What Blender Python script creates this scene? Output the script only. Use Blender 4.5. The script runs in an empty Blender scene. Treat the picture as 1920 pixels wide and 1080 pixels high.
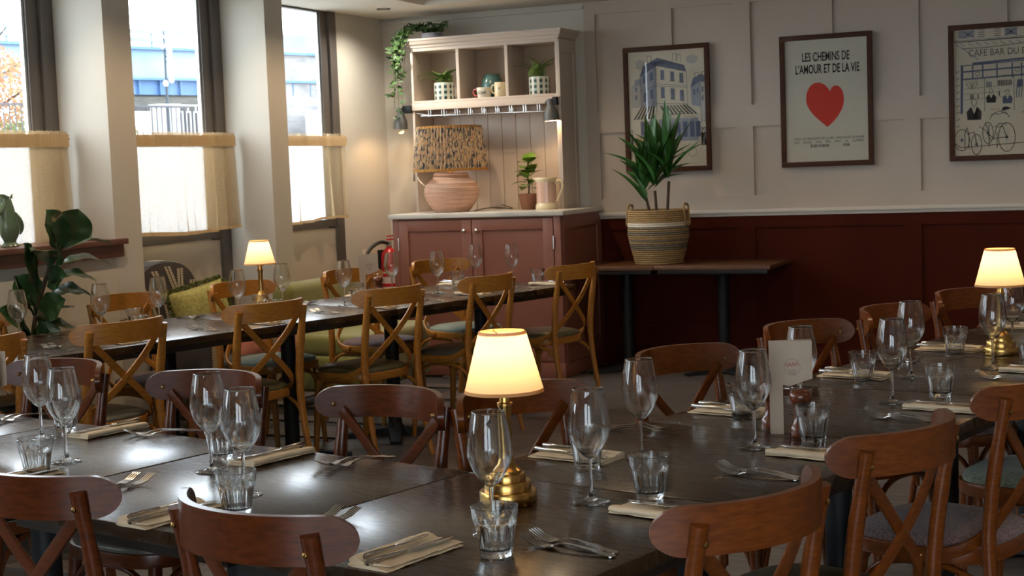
import bpy, bmesh, math, random
from mathutils import Vector, Matrix
random.seed(7)
PI = math.pi
SC = bpy.context.scene
COL = SC.collection

# ------------------------------------------------------------------ camera
CAM_H = 1.45
YAW, PITCH, ROLL, FPX = math.radians(-24.131), math.radians(4.670), math.radians(2.162), 2782.26
fw = Vector((math.sin(YAW) * math.cos(PITCH), math.cos(YAW) * math.cos(PITCH), -math.sin(PITCH)))
rt = Vector((math.cos(YAW), -math.sin(YAW), 0))
dn = fw.cross(rt)
cr, sr = math.cos(ROLL), math.sin(ROLL)
right = rt * cr + dn * sr
down = -rt * sr + dn * cr
cd = bpy.data.cameras.new('camera')
cam = bpy.data.objects.new('camera', cd)
COL.objects.link(cam)
m = Matrix.Identity(4)
for i in range(3):
    m[i][0] = right[i]; m[i][1] = -down[i]; m[i][2] = -fw[i]
m[2][3] = CAM_H
cam.matrix_world = m
cd.sensor_width = 36.0
cd.lens = 36.0 * FPX / 1920.0
cd.clip_end = 300
cd.dof.use_dof = True
cd.dof.focus_distance = 3.6
cd.dof.aperture_fstop = 16
SC.camera = cam

# ------------------------------------------------------------------ world, exposure
SKY = 10.0
w = bpy.data.worlds.new('overcast_sky')
SC.world = w
w.use_nodes = True
bg = w.node_tree.nodes['Background']
bg.inputs[0].default_value = (0.80, 0.91, 1.0, 1)
bg.inputs[1].default_value = SKY
SC.view_settings.view_transform = 'Standard'
SC.view_settings.look = 'None'
SC.view_settings.gamma = 1.0
SC.view_settings.use_curve_mapping = False
SC.view_settings.exposure = 0.12
cy = SC.cycles
cy.max_bounces = 10
cy.diffuse_bounces = 4
cy.glossy_bounces = 3
cy.transmission_bounces = 8
cy.transparent_max_bounces = 12
cy.use_adaptive_sampling = True
cy.adaptive_threshold = 0.03
cy.caustics_reflective = False
cy.caustics_refractive = False
cy.sample_clamp_indirect = 4.0
cy.blur_glossy = 0.6

WARM = (1.0, 0.66, 0.34)
FILL_DOWNLIGHT_W = 30.0
WINDOW_DOWNLIGHT_W = 46.0
CORNER_FILL_W = 52.0
LAMP_W = 0.62
SPOT_W = 4.0

# ------------------------------------------------------------------ materials
def nt(name):
    mt = bpy.data.materials.new(name)
    mt.use_nodes = True
    return mt, mt.node_tree.nodes, mt.node_tree.links, mt.node_tree.nodes['Principled BSDF']

def mat(name, c, rough=0.5, metal=0.0, spec=0.5, c2=None, scale=8.0, stretch=(1, 1, 1), bump=0.0, bscale=None,
        coat=0.0, detail=4.0, contrast=(0.35, 0.65), rvar=0.0, rand=False, sheen=0.0):
    mt, N, L, P = nt(name)
    P.inputs['Base Color'].default_value = (*c, 1)
    P.inputs['Roughness'].default_value = rough
    P.inputs['Metallic'].default_value = metal
    P.inputs['Specular IOR Level'].default_value = spec
    P.inputs['Coat Weight'].default_value = coat
    P.inputs['Coat Roughness'].default_value = 0.17
    P.inputs['Sheen Weight'].default_value = sheen
    if c2 or bump or rvar:
        tc = N.new('ShaderNodeTexCoord')
        mp = N.new('ShaderNodeMapping')
        mp.inputs['Scale'].default_value = stretch
        L.new(tc.outputs['Object'], mp.inputs['Vector'])
        if rand:
            oi = N.new('ShaderNodeObjectInfo')
            ml = N.new('ShaderNodeMath'); ml.operation = 'MULTIPLY'; ml.inputs[1].default_value = 37.0
            cx = N.new('ShaderNodeCombineXYZ')
            L.new(oi.outputs['Random'], ml.inputs[0])
            for k in range(3): L.new(ml.outputs[0], cx.inputs[k])
            L.new(cx.outputs[0], mp.inputs['Location'])
        nz = N.new('ShaderNodeTexNoise')
        nz.inputs['Scale'].default_value = scale
        nz.inputs['Detail'].default_value = detail
        L.new(mp.outputs[0], nz.inputs['Vector'])
        rp = N.new('ShaderNodeValToRGB')
        rp.color_ramp.elements[0].position = contrast[0]
        rp.color_ramp.elements[1].position = contrast[1]
        rp.color_ramp.elements[0].color = (*c, 1)
        rp.color_ramp.elements[1].color = (*(c2 or c), 1)
        L.new(nz.outputs['Fac'], rp.inputs[0])
        if c2:
            L.new(rp.outputs[0], P.inputs['Base Color'])
        if rvar:
            mr = N.new('ShaderNodeMapRange')
            mr.inputs['To Min'].default_value = max(0.02, rough - rvar)
            mr.inputs['To Max'].default_value = rough + rvar
            L.new(nz.outputs['Fac'], mr.inputs['Value'])
            L.new(mr.outputs[0], P.inputs['Roughness'])
        if bump:
            n2 = nz
            if bscale:
                n2 = N.new('ShaderNodeTexNoise')
                n2.inputs['Scale'].default_value = bscale
                n2.inputs['Detail'].default_value = 3
                L.new(mp.outputs[0], n2.inputs['Vector'])
            b = N.new('ShaderNodeBump')
            b.inputs['Strength'].default_value = bump
            b.inputs['Distance'].default_value = 0.004
            L.new(n2.outputs['Fac'], b.inputs['Height'])
            L.new(b.outputs[0], P.inputs['Normal'])
    return mt

def thin_glass(name, refl=1.0, tint=(1, 1, 1)):
    mt, N, L, P = nt(name)
    N.remove(P)
    out = N['Material Output']
    lw = N.new('ShaderNodeLayerWeight'); lw.inputs['Blend'].default_value = 0.5
    pw = N.new('ShaderNodeMath'); pw.operation = 'POWER'; pw.inputs[1].default_value = 4.0
    ma = N.new('ShaderNodeMath'); ma.operation = 'MULTIPLY_ADD'; ma.inputs[1].default_value = 0.85 * refl; ma.inputs[2].default_value = 0.05 * refl
    tr = N.new('ShaderNodeBsdfTransparent'); tr.inputs[0].default_value = (*tint, 1)
    gl = N.new('ShaderNodeBsdfGlossy'); gl.inputs['Roughness'].default_value = 0.01
    mx = N.new('ShaderNodeMixShader')
    L.new(lw.outputs['Facing'], pw.inputs[0]); L.new(pw.outputs[0], ma.inputs[0]); L.new(ma.outputs[0], mx.inputs[0])
    L.new(tr.outputs[0], mx.inputs[1]); L.new(gl.outputs[0], mx.inputs[2]); L.new(mx.outputs[0], out.inputs[0])
    return mt

def solid_glass(name):
    mt, N, L, P = nt(name)
    N.remove(P)
    g = N.new('ShaderNodeBsdfGlass'); g.inputs['IOR'].default_value = 1.46; g.inputs['Roughness'].default_value = 0.0
    g.inputs['Color'].default_value = (0.99, 1, 1, 1)
    t = N.new('ShaderNodeBsdfTransparent')
    mx = N.new('ShaderNodeMixShader'); mx.inputs[0].default_value = 0.12
    L.new(g.outputs[0], mx.inputs[1]); L.new(t.outputs[0], mx.inputs[2]); L.new(mx.outputs[0], N['Material Output'].inputs[0])
    return mt

def cloth(name, c, transl=0.6, see=0.0, weave=0.0, scale=500, c2=None, pscale=30):
    """woven cloth that lets light through: diffuse + translucent + open weave"""
    mt, N, L, P = nt(name)
    N.remove(P)
    d = N.new('ShaderNodeBsdfDiffuse'); d.inputs[0].default_value = (*c, 1)
    t = N.new('ShaderNodeBsdfTranslucent'); t.inputs[0].default_value = (*c, 1)
    tc = N.new('ShaderNodeTexCoord')
    if c2:
        nz = N.new('ShaderNodeTexNoise'); nz.inputs['Scale'].default_value = pscale; nz.inputs['Detail'].default_value = 5
        L.new(tc.outputs['Object'], nz.inputs['Vector'])
        rp = N.new('ShaderNodeValToRGB')
        rp.color_ramp.elements[0].color = (*c, 1); rp.color_ramp.elements[1].color = (*c2, 1)
        rp.color_ramp.elements[0].position = .4; rp.color_ramp.elements[1].position = .6
        L.new(nz.outputs['Fac'], rp.inputs[0])
        L.new(rp.outputs[0], d.inputs[0]); L.new(rp.outputs[0], t.inputs[0])
    m1 = N.new('ShaderNodeMixShader'); m1.inputs[0].default_value = transl
    L.new(d.outputs[0], m1.inputs[1]); L.new(t.outputs[0], m1.inputs[2])
    last = m1
    if see > 0:
        tr = N.new('ShaderNodeBsdfTransparent')
        m2 = N.new('ShaderNodeMixShader'); m2.inputs[0].default_value = see
        if weave:
            mp = N.new('ShaderNodeMapping'); mp.inputs['Scale'].default_value = (1, 6, 60)
            nz2 = N.new('ShaderNodeTexNoise'); nz2.inputs['Scale'].default_value = scale / 100; nz2.inputs['Detail'].default_value = 3
            mr = N.new('ShaderNodeMapRange'); mr.inputs['From Min'].default_value = .3; mr.inputs['From Max'].default_value = .7
            mr.inputs['To Min'].default_value = see - weave; mr.inputs['To Max'].default_value = see + weave
            L.new(tc.outputs['Object'], mp.inputs[0]); L.new(mp.outputs[0], nz2.inputs['Vector']); L.new(nz2.outputs['Fac'], mr.inputs['Value'])
            L.new(mr.outputs[0], m2.inputs[0])
        L.new(m1.outputs[0], m2.inputs[1]); L.new(tr.outputs[0], m2.inputs[2])
        last = m2
    L.new(last.outputs[0], N['Material Output'].inputs[0])
    return mt

def emit(name, c, s):
    mt, N, L, P = nt(name)
    P.inputs['Base Color'].default_value = (*c, 1)
    P.inputs['Emission Color'].default_value = (*c, 1)
    P.inputs['Emission Strength'].default_value = s
    return mt

M = {}
M['wall'] = mat('wall_paint_cream', (0.59, 0.545, 0.47), 0.7, spec=0.25, c2=(0.565, 0.52, 0.445), scale=2.5)
M['panel_wall'] = mat('panel_paint_putty', (0.50, 0.42, 0.345), 0.6, spec=0.3, c2=(0.47, 0.395, 0.325), scale=2.0)
M['ceiling'] = mat('ceiling_paint', (0.74, 0.69, 0.60), 0.8, spec=0.2)
M['dado'] = mat('dado_rail_paint', (0.62, 0.55, 0.46), 0.45)
M['wainscot'] = mat('oxblood_wainscot_paint', (0.066, 0.0105, 0.0045), 0.6, spec=0.06, c2=(0.055, 0.009, 0.004), scale=3)
M['floor_sub'] = mat('dark_subfloor', (0.03, 0.027, 0.025), 0.7)
M['plank'] = mat('grey_floor_plank', (0.125, 0.112, 0.108), 0.34, c2=(0.08, 0.072, 0.07), scale=3, stretch=(1.5, 18, 1), rand=True, bump=0.15, rvar=0.08)
M['win_frame'] = mat('bronze_window_frame', (0.115, 0.096, 0.083), 0.45, metal=0.2)
M['spacer'] = mat('glazing_spacer', (0.55, 0.58, 0.6), 0.35, metal=0.5)
M['win_panel'] = mat('beige_spandrel_panel', (0.56, 0.485, 0.385), 0.6)
M['sill'] = mat('plum_brown_sill', (0.14, 0.062, 0.05), 0.35, c2=(0.12, 0.05, 0.04), scale=6)
M['pane'] = thin_glass('window_pane', 0.8)
M['film'] = cloth('added_diffuser_film', (0.85, 0.87, 0.88), 0.9)
M['curtain'] = cloth('linen_cafe_curtain', (0.64, 0.50, 0.31), 0.16, 0.42, 0.08, 700)
M['curtain_head'] = cloth('linen_curtain_header', (0.64, 0.46, 0.26), 0.14)
M['rod'] = mat('steel_rod', (0.5, 0.48, 0.45), 0.3, metal=1)
M['table'] = mat('dark_stained_oak', (0.036, 0.019, 0.008), 0.27, spec=0.30, coat=0.28, c2=(0.026, 0.0135, 0.006), scale=5, stretch=(3, 26, 3), rand=True, bump=0.012, rvar=0.025, detail=6)
M['table_edge'] = mat('dark_table_edge', (0.012, 0.009, 0.007), 0.4)
M['side_top'] = mat('brown_side_tabletop', (0.13, 0.058, 0.026), 0.35, c2=(0.09, 0.038, 0.017), scale=5, stretch=(3, 26, 3), rand=True)
M['iron'] = mat('black_cast_iron', (0.010, 0.012, 0.014), 0.55, spec=0.3)
def wood(n, a, b, r=0.33):
    return mat(n, a, r, spec=0.35, c2=b, scale=6, stretch=(5, 5, 22), rand=True, coat=0.08, detail=5)
M['honey'] = wood('honey_beech', (0.42, 0.180, 0.026), (0.32, 0.125, 0.017))
M['walnut'] = wood('walnut_stained_beech', (0.115, 0.027, 0.006), (0.066, 0.015, 0.0035), 0.28)
M['chestnut'] = wood('chestnut_stained_beech', (0.19, 0.049, 0.007), (0.12, 0.029, 0.0045), 0.3)
def fabric(n, a, b):
    return mat(n, a, 0.85, spec=0.2, c2=b, scale=160, bump=0.6, contrast=(0.42, 0.58), sheen=0.2)
M['pad_mauve'] = fabric('mauve_tweed', (0.21, 0.135, 0.135), (0.10, 0.066, 0.062))
M['pad_green'] = fabric('sage_tweed', (0.18, 0.205, 0.145), (0.085, 0.10, 0.07))
M['pad_teal'] = fabric('pale_teal_tweed', (0.25, 0.285, 0.235), (0.16, 0.19, 0.155))
M['pad_olive'] = mat('olive_leather', (0.10, 0.088, 0.040), 0.36, c2=(0.08, 0.07, 0.033), scale=12)
M['pad_grey'] = mat('grey_green_leather', (0.105, 0.105, 0.085), 0.33, c2=(0.085, 0.085, 0.068), scale=12)
M['bolt'] = mat('brass_bolt', (0.34, 0.20, 0.07), 0.35, metal=1)
M['brass'] = mat('aged_brass', (0.56, 0.34, 0.105), 0.26, metal=1, c2=(0.48, 0.28, 0.085), scale=20)
M['steel'] = mat('polished_steel', (0.62, 0.60, 0.57), 0.16, metal=1)
M['chrome'] = mat('chrome', (0.75, 0.75, 0.74), 0.12, metal=1)
M['shade'] = cloth('lamp_shade_linen', (0.90, 0.76, 0.54), 0.62)
M['shade_trim'] = cloth('lamp_shade_trim', (0.72, 0.48, 0.24), 0.4)
M['wine'] = thin_glass('wine_glass_bowl', 1.0, (0.985, 0.99, 0.99))
M['glass'] = solid_glass('clear_glass')
M['napkin'] = mat('cream_linen_napkin', (0.74, 0.61, 0.43), 0.85, c2=(0.70, 0.57, 0.395), scale=60, bump=0.3)
M['mill'] = mat('cherry_pepper_mill', (0.16, 0.042, 0.014), 0.25, c2=(0.11, 0.028, 0.01), scale=7, stretch=(5, 5, 18), coat=0.3)
M['menu'] = mat('kraft_menu_card', (0.47, 0.375, 0.29), 0.75, c2=(0.45, 0.355, 0.275), scale=30)
M['menu_ink'] = mat('menu_red_ink', (0.33, 0.085, 0.06), 0.7)
M['menu_grey'] = mat('menu_grey_ink', (0.26, 0.20, 0.16), 0.7)
M['terracotta_cab'] = mat('terracotta_cabinet_paint', (0.235, 0.088, 0.058), 0.42, c2=(0.22, 0.08, 0.052), scale=3)
M['gap'] = mat('dark_gap', (0.02, 0.012, 0.01), 0.8)
M['marble'] = mat('pale_marble', (0.60, 0.58, 0.53), 0.25, c2=(0.42, 0.41, 0.37), scale=5, contrast=(0.45, 0.85), detail=8)
M['dresser'] = mat('dresser_blush_paint', (0.60, 0.50, 0.41), 0.5, c2=(0.57, 0.475, 0.39), scale=3)
M['dresser_in'] = mat('dresser_inside_paint', (0.45, 0.345, 0.25), 0.6)
M['spot_grey'] = mat('grey_enamel', (0.105, 0.105, 0.098), 0.45)
M['spot_in'] = mat('spot_inner_white', (0.8, 0.72, 0.6), 0.5)
M['bulb'] = emit('warm_bulb', (1.0, 0.70, 0.36), 12)
M['lens'] = emit('downlight_lens', (1.0, 0.8, 0.55), 0.8)
M['clay'] = mat('pink_clay', (0.66, 0.42, 0.30), 0.75, c2=(0.60, 0.37, 0.26), scale=14, bump=0.3)
M['pleat'] = None
M['orange_trim'] = cloth('ochre_trim', (0.60, 0.30, 0.08), 0.35)
M['terracotta'] = mat('terracotta_pot', (0.26, 0.115, 0.06), 0.8, c2=(0.22, 0.095, 0.05), scale=15)
M['soil'] = mat('soil', (0.03, 0.02, 0.013), 0.95)
M['cream_glaze'] = mat('cream_glaze', (0.66, 0.56, 0.36), 0.22)
M['pink_glaze'] = mat('pink_glaze', (0.56, 0.36, 0.27), 0.25)
M['teal_glaze'] = mat('teal_glaze', (0.075, 0.165, 0.145), 0.25, c2=(0.05, 0.12, 0.11), scale=8)
M['white_glaze'] = mat('white_glaze', (0.68, 0.64, 0.55), 0.25)
M['mint_glaze'] = mat('mint_glaze', (0.34, 0.47, 0.38), 0.3)
M['dkgreen'] = mat('dark_green_glaze', (0.02, 0.045, 0.04), 0.3)
M['red_glaze'] = mat('red_glaze', (0.33, 0.06, 0.05), 0.25)
M['ink'] = mat('black_ink', (0.012, 0.011, 0.010), 0.7)
M['ink_blue'] = mat('blue_grey_ink', (0.085, 0.105, 0.17), 0.8)
M['wash_blue'] = mat('blue_grey_wash', (0.26, 0.27, 0.31), 0.8)
M['wash_pale'] = mat('pale_grey_wash', (0.40, 0.375, 0.33), 0.8)
M['wash_warm'] = mat('warm_wash', (0.50, 0.33, 0.22), 0.8)
M['paper'] = mat('poster_paper', (0.60, 0.53, 0.40), 0.8, c2=(0.57, 0.50, 0.375), scale=4)
M['paper_grey'] = mat('poster_paper_grey', (0.56, 0.52, 0.42), 0.8)
M['red_ink'] = mat('poster_red', (0.56, 0.028, 0.012), 0.7)
M['poster_frame'] = mat('dark_walnut_frame', (0.070, 0.024, 0.010), 0.5, spec=0.2, c2=(0.05, 0.017, 0.007), scale=8, stretch=(4, 4, 4))
M['poster_glass'] = thin_glass('poster_glazing', 0.7)
M['leaf_fig'] = mat('fig_leaf', (0.020, 0.058, 0.022), 0.24, spec=0.8, c2=(0.032, 0.08, 0.03), scale=10, bump=0.35, bscale=14)
M['leaf_vein'] = mat('fig_vein', (0.10, 0.16, 0.06), 0.5)
M['bark'] = mat('brown_bark', (0.065, 0.040, 0.024), 0.8, c2=(0.045, 0.027, 0.016), scale=20)
M['leaf_drac'] = mat('dracaena_leaf', (0.028, 0.105, 0.022), 0.38, c2=(0.045, 0.15, 0.03), scale=9, rand=True)
M['leaf_vine'] = mat('vine_leaf', (0.03, 0.065, 0.018), 0.45, c2=(0.06, 0.115, 0.03), scale=6, rand=True)
M['leaf_pep'] = mat('peperomia_leaf', (0.10, 0.20, 0.025), 0.4, c2=(0.17, 0.27, 0.035), scale=8, rand=True)
M['leaf_fern'] = mat('bromeliad_leaf', (0.06, 0.14, 0.028), 0.4, c2=(0.22, 0.29, 0.08), scale=14, rand=True)
M['basket'] = mat('seagrass_rope', (0.36, 0.235, 0.10), 0.85, c2=(0.25, 0.16, 0.065), scale=40, stretch=(1, 1, 3), bump=0.5)
M['basket_grey'] = mat('grey_rope', (0.20, 0.165, 0.115), 0.85, c2=(0.13, 0.105, 0.075), scale=40, stretch=(1, 1, 3), bump=0.5)
M['basket_white'] = mat('white_rope', (0.62, 0.56, 0.46), 0.85, bump=0.5, scale=40)
M['jug_green'] = mat('celadon_glaze', (0.13, 0.19, 0.125), 0.22, c2=(0.09, 0.14, 0.085), scale=7)
M['olive'] = mat('olive_velvet', (0.20, 0.19, 0.035), 0.8, c2=(0.17, 0.16, 0.03), scale=6, sheen=0.4)
M['cushion_y'] = mat('chartreuse_weave', (0.40, 0.37, 0.12), 0.9, c2=(0.29, 0.27, 0.085), scale=60, bump=0.7, contrast=(0.42, 0.58))
M['fringe'] = mat('moss_fringe', (0.075, 0.085, 0.02), 0.95)
M['pink'] = mat('coral_velvet', (0.48, 0.17, 0.12), 0.8, c2=(0.42, 0.14, 0.095), scale=8, sheen=0.3)
M['armdark'] = mat('charcoal_upholstery', (0.052, 0.043, 0.040), 0.9)
M['armcream'] = mat('cream_leaf_print', (0.46, 0.38, 0.26), 0.9)
M['red_paint'] = mat('extinguisher_red', (0.50, 0.012, 0.018), 0.25)
M['white_label'] = mat('extinguisher_label', (0.62, 0.50, 0.46), 0.5)
M['rubber'] = mat('black_rubber', (0.015, 0.015, 0.015), 0.6)
M['sign_cream'] = mat('sign_cream', (0.58, 0.49, 0.37), 0.6)
M['cable_w'] = mat('white_cable', (0.6, 0.57, 0.5), 0.5)
M['br_blue'] = mat('bridge_blue', (0.045, 0.105, 0.23), 0.6, c2=(0.055, 0.12, 0.24), scale=0.8)
M['br_pale'] = mat('bridge_pale_blue', (0.10, 0.19, 0.29), 0.6, c2=(0.16, 0.22, 0.27), scale=0.5)
M['br_dark'] = mat('bridge_underside', (0.05, 0.05, 0.044), 0.8, c2=(0.085, 0.08, 0.066), scale=2, stretch=(1, 1, 8))
M['concrete'] = mat('pale_concrete', (0.28, 0.27, 0.25), 0.8, c2=(0.24, 0.23, 0.21), scale=1.2)
M['stone'] = mat('grey_stone_wall', (0.22, 0.21, 0.205), 0.9, c2=(0.15, 0.145, 0.145), scale=1.6, stretch=(1, 1, 3))
M['fence_w'] = mat('white_fence_paint', (0.36, 0.36, 0.35), 0.6)
M['fence_d'] = mat('dark_hoarding', (0.045, 0.043, 0.05), 0.8)
M['post_grey'] = mat('blue_grey_post', (0.012, 0.018, 0.024), 0.5)
M['asphalt'] = mat('pale_paving', (0.30, 0.29, 0.275), 0.9)
M['leaf_aut'] = cloth('autumn_leaves', (0.36, 0.14, 0.085), 0.4, c2=(0.28, 0.22, 0.11), pscale=1.2)
M['leaf_gr'] = cloth('green_shrub_leaves', (0.12, 0.17, 0.065), 0.4, c2=(0.2, 0.2, 0.1), pscale=2)

def pleat_mat():
    mt, N, L, P = nt('pleated_paisley_shade')
    N.remove(P)
    tc = N.new('ShaderNodeTexCoord')
    mp = N.new('ShaderNodeMapping'); mp.inputs['Scale'].default_value = (1, 1, 0.30)
    v = N.new('ShaderNodeTexNoise'); v.inputs['Scale'].default_value = 95; v.inputs['Detail'].default_value = 3
    rp = N.new('ShaderNodeValToRGB'); cr_ = rp.color_ramp
    cols = [(0.0, (0.06, 0.065, 0.09)), (0.40, (0.11, 0.11, 0.12)), (0.47, (0.48, 0.39, 0.25)), (0.53, (0.58, 0.48, 0.32)), (0.57, (0.36, 0.13, 0.07)), (0.62, (0.50, 0.41, 0.26))]
    cr_.interpolation = 'CONSTANT'
    cr_.elements[0].position, cr_.elements[0].color = cols[0][0], (*cols[0][1], 1)
    cr_.elements[1].position, cr_.elements[1].color = cols[1][0], (*cols[1][1], 1)
    for p, c in cols[2:]:
        e = cr_.elements.new(p); e.color = (*c, 1)
    d = N.new('ShaderNodeBsdfDiffuse'); t = N.new('ShaderNodeBsdfTranslucent')
    mx = N.new('ShaderNodeMixShader'); mx.inputs[0].default_value = 0.3
    L.new(tc.outputs['Object'], mp.inputs[0]); L.new(mp.outputs[0], v.inputs['Vector']); L.new(v.outputs['Fac'], rp.inputs[0])
    L.new(rp.outputs[0], d.inputs[0]); L.new(rp.outputs[0], t.inputs[0])
    L.new(d.outputs[0], mx.inputs[1]); L.new(t.outputs[0], mx.inputs[2]); L.new(mx.outputs[0], N['Material Output'].inputs[0])
    return mt
M['pleat'] = pleat_mat()

# ------------------------------------------------------------------ mesh helpers
class MB:
    def __init__(s):
        s.v = []; s.f = []; s.x = None
    def add(s, vs, fs):
        o = len(s.v)
        if s.x is not None:
            vs = [tuple(s.x @ Vector(p)) for p in vs]
        s.v += [tuple(p) for p in vs]
        s.f += [tuple(i + o for i in q) for q in fs]
        return s
    def box(s, x0, x1, y0, y1, z0, z1):
        return s.add([(x0, y0, z0), (x1, y0, z0), (x1, y1, z0), (x0, y1, z0), (x0, y0, z1), (x1, y0, z1), (x1, y1, z1), (x0, y1, z1)],
                     [(0, 3, 2, 1), (4, 5, 6, 7), (0, 1, 5, 4), (1, 2, 6, 5), (2, 3, 7, 6), (3, 0, 4, 7)])
    def lathe(s, prof, seg=24, c=(0, 0, 0), closed=False, rf=None):
        vs = []; fs = []; n = len(prof)
        for i, (r, z) in enumerate(prof):
            for k in range(seg):
                a = 2 * PI * k / seg
                rr = r * (rf(a, z) if rf else 1)
                vs.append((c[0] + rr * math.cos(a), c[1] + rr * math.sin(a), c[2] + z))
        for i in range(n - 1 if not closed else n):
            j = (i + 1) % n
            for k in range(seg):
                k2 = (k + 1) % seg
                fs.append((i * seg + k, i * seg + k2, j * seg + k2, j * seg + k))
        if not closed:
            if prof[0][0] > 1e-6: fs.append(tuple(reversed(range(seg))))
            if prof[-1][0] > 1e-6: fs.append(tuple((n - 1) * seg + k for k in range(seg)))
        return s.add(vs, fs)
    def open_lathe(s, prof, seg=24, c=(0, 0, 0), rf=None):
        vs = []; fs = []
        for r, z in prof:
            for k in range(seg):
                a = 2 * PI * k / seg
                rr = r * (rf(a, z) if rf else 1)
                vs.append((c[0] + rr * math.cos(a), c[1] + rr * math.sin(a), c[2] + z))
        for i in range(len(prof) - 1):
            for k in range(seg):
                k2 = (k + 1) % seg
                fs.append((i * seg + k, i * seg + k2, (i + 1) * seg + k2, (i + 1) * seg + k))
        return s.add(vs, fs)
    def tube(s, path, r, seg=8, cap=True, flat=1.0):
        P = [Vector(p) for p in path]; n = len(P)
        R = r if isinstance(r, (list, tuple)) else [r] * n
        T = [((P[min(i + 1, n - 1)] - P[max(i - 1, 0)]).normalized()) for i in range(n)]
        up = Vector((0, 0, 1)) if abs(T[0].z) < 0.9 else Vector((1, 0, 0))
        nrm = (up - T[0] * up.dot(T[0])).normalized()
        vs = []; fs = []
        for i in range(n):
            nrm = (nrm - T[i] * nrm.dot(T[i])).normalized()
            b = T[i].cross(nrm)
            for k in range(seg):
                a = 2 * PI * k / seg
                vs.append(tuple(P[i] + nrm * (R[i] * math.cos(a)) + b * (R[i] * flat * math.sin(a))))
        for i in range(n - 1):
            for k in range(seg):
                k2 = (k + 1) % seg
                fs.append((i * seg + k, i * seg + k2, (i + 1) * seg + k2, (i + 1) * seg + k))
        if cap:
            fs.append(tuple(reversed(range(seg)))); fs.append(tuple((n - 1) * seg + k for k in range(seg)))
        return s.add(vs, fs)
    def strip(s, path, normals, w, t):
        """flat band: centre path, face normal per point, width w, thickness t"""
        P = [Vector(p) for p in path]; n = len(P)
        W = w if isinstance(w, (list, tuple)) else [w] * n
        vs = []; fs = []
        for i in range(n):
            T = (P[min(i + 1, n - 1)] - P[max(i - 1, 0)]).normalized()
            nn = Vector(normals[i]); nn = (nn - T * nn.dot(T)).normalized()
            b = T.cross(nn)
            for (a, c) in ((-1, -1), (1, -1), (1, 1), (-1, 1)):
                vs.append(tuple(P[i] + b * (a * W[i] / 2) + nn * (c * t / 2)))
        for i in range(n - 1):
            for k in range(4):
                k2 = (k + 1) % 4
                fs.append((i * 4 + k, i * 4 + k2, (i + 1) * 4 + k2, (i + 1) * 4 + k))
        fs.append((3, 2, 1, 0)); fs.append(tuple((n - 1) * 4 + k for k in range(4)))
        return s.add(vs, fs)
    def prism(s, poly, axis, a, b):
        """polygon (2-D) extruded along axis from a to b. axis 'x': poly=(y,z); 'y': (x,z); 'z': (x,y)"""
        def p3(p, h):
            return (h, p[0], p[1]) if axis == 'x' else (p[0], h, p[1]) if axis == 'y' else (p[0], p[1], h)
        n = len(poly)
        vs = [p3(p, a) for p in poly] + [p3(p, b) for p in poly]
        fs = [tuple(reversed(range(n))), tuple(n + i for i in range(n))]
        for i in range(n):
            j = (i + 1) % n
            fs.append((i, j, n + j, n + i))
        return s.add(vs, fs)
    def grid(s, fn, nu, nv, closed_u=False):
        vs = [tuple(fn(i / (nu if closed_u else nu - 1), j / (nv - 1))) for j in range(nv) for i in range(nu)]
        fs = []
        for j in range(nv - 1):
            for i in range(nu if closed_u else nu - 1):
                i2 = (i + 1) % nu
                fs.append((j * nu + i, j * nu + i2, (j + 1) * nu + i2, (j + 1) * nu + i))
        return s.add(vs, fs)
    def build(s, name, mt, parent=None, smooth=False, bevel=0.0, angle=35, solid=0.0, loc=None):
        me = bpy.data.meshes.new(name)
        me.from_pydata(s.v, [], s.f)
        bm = bmesh.new(); bm.from_mesh(me)
        bmesh.ops.recalc_face_normals(bm, faces=bm.faces)
        if solid:
            bmesh.ops.solidify(bm, geom=bm.faces[:], thickness=solid)
        if bevel:
            bm.normal_update()
            ed = [e for e in bm.edges if len(e.link_faces) == 2 and e.calc_face_angle(0) > 0.5]
            bmesh.ops.bevel(bm, geom=ed, offset=bevel, segments=2, affect='EDGES', profile=0.6)
        bm.to_mesh(me); bm.free()
        if smooth or bevel:
            for p in me.polygons: p.use_smooth = True
            me.set_sharp_from_angle(angle=math.radians(angle))
        if mt is not None:
            me.materials.append(M[mt] if isinstance(mt, str) else mt)
        o = bpy.data.objects.new(name, me)
        COL.objects.link(o)
        if parent is not None: o.parent = parent
        if loc is not None: o.location = loc
        return o

def tag(o, label, cat, group=None, kind=None):
    o['label'] = label; o['category'] = cat
    if group: o['group'] = group
    if kind: o['kind'] = kind
    return o
def thing(name, label, cat, loc=(0, 0, 0), rz=0.0, group=None):
    o = bpy.data.objects.new(name, None); COL.objects.link(o)
    o.empty_display_size = 0.05
    o.location = loc; o.rotation_euler = (0, 0, rz)
    return tag(o, label, cat, group)
def struct(o):
    o['kind'] = 'structure'; return o
def copy_tree(o, parent=None):
    c = o.copy(); COL.objects.link(c)
    if parent is not None: c.parent = parent
    for ch in o.children: copy_tree(ch, c)
    return c
USED = set()
def place(proto, loc, rz, label, group=None, rx=0.0):
    """the prototype itself the first time, then copies of it with its parts"""
    if proto.name not in USED:
        USED.add(proto.name); o = proto
    else:
        o = copy_tree(proto)
    o.location = loc; o.rotation_euler = (rx, 0, rz); o['label'] = label
    if group: o['group'] = group
    return o
def remat(o, old, new):
    for c in [o] + list(o.children_recursive):
        if c.type == 'MESH':
            for sl in c.material_slots:
                if sl.material == M[old]:
                    sl.link = 'OBJECT'; sl.material = M[new]
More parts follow.
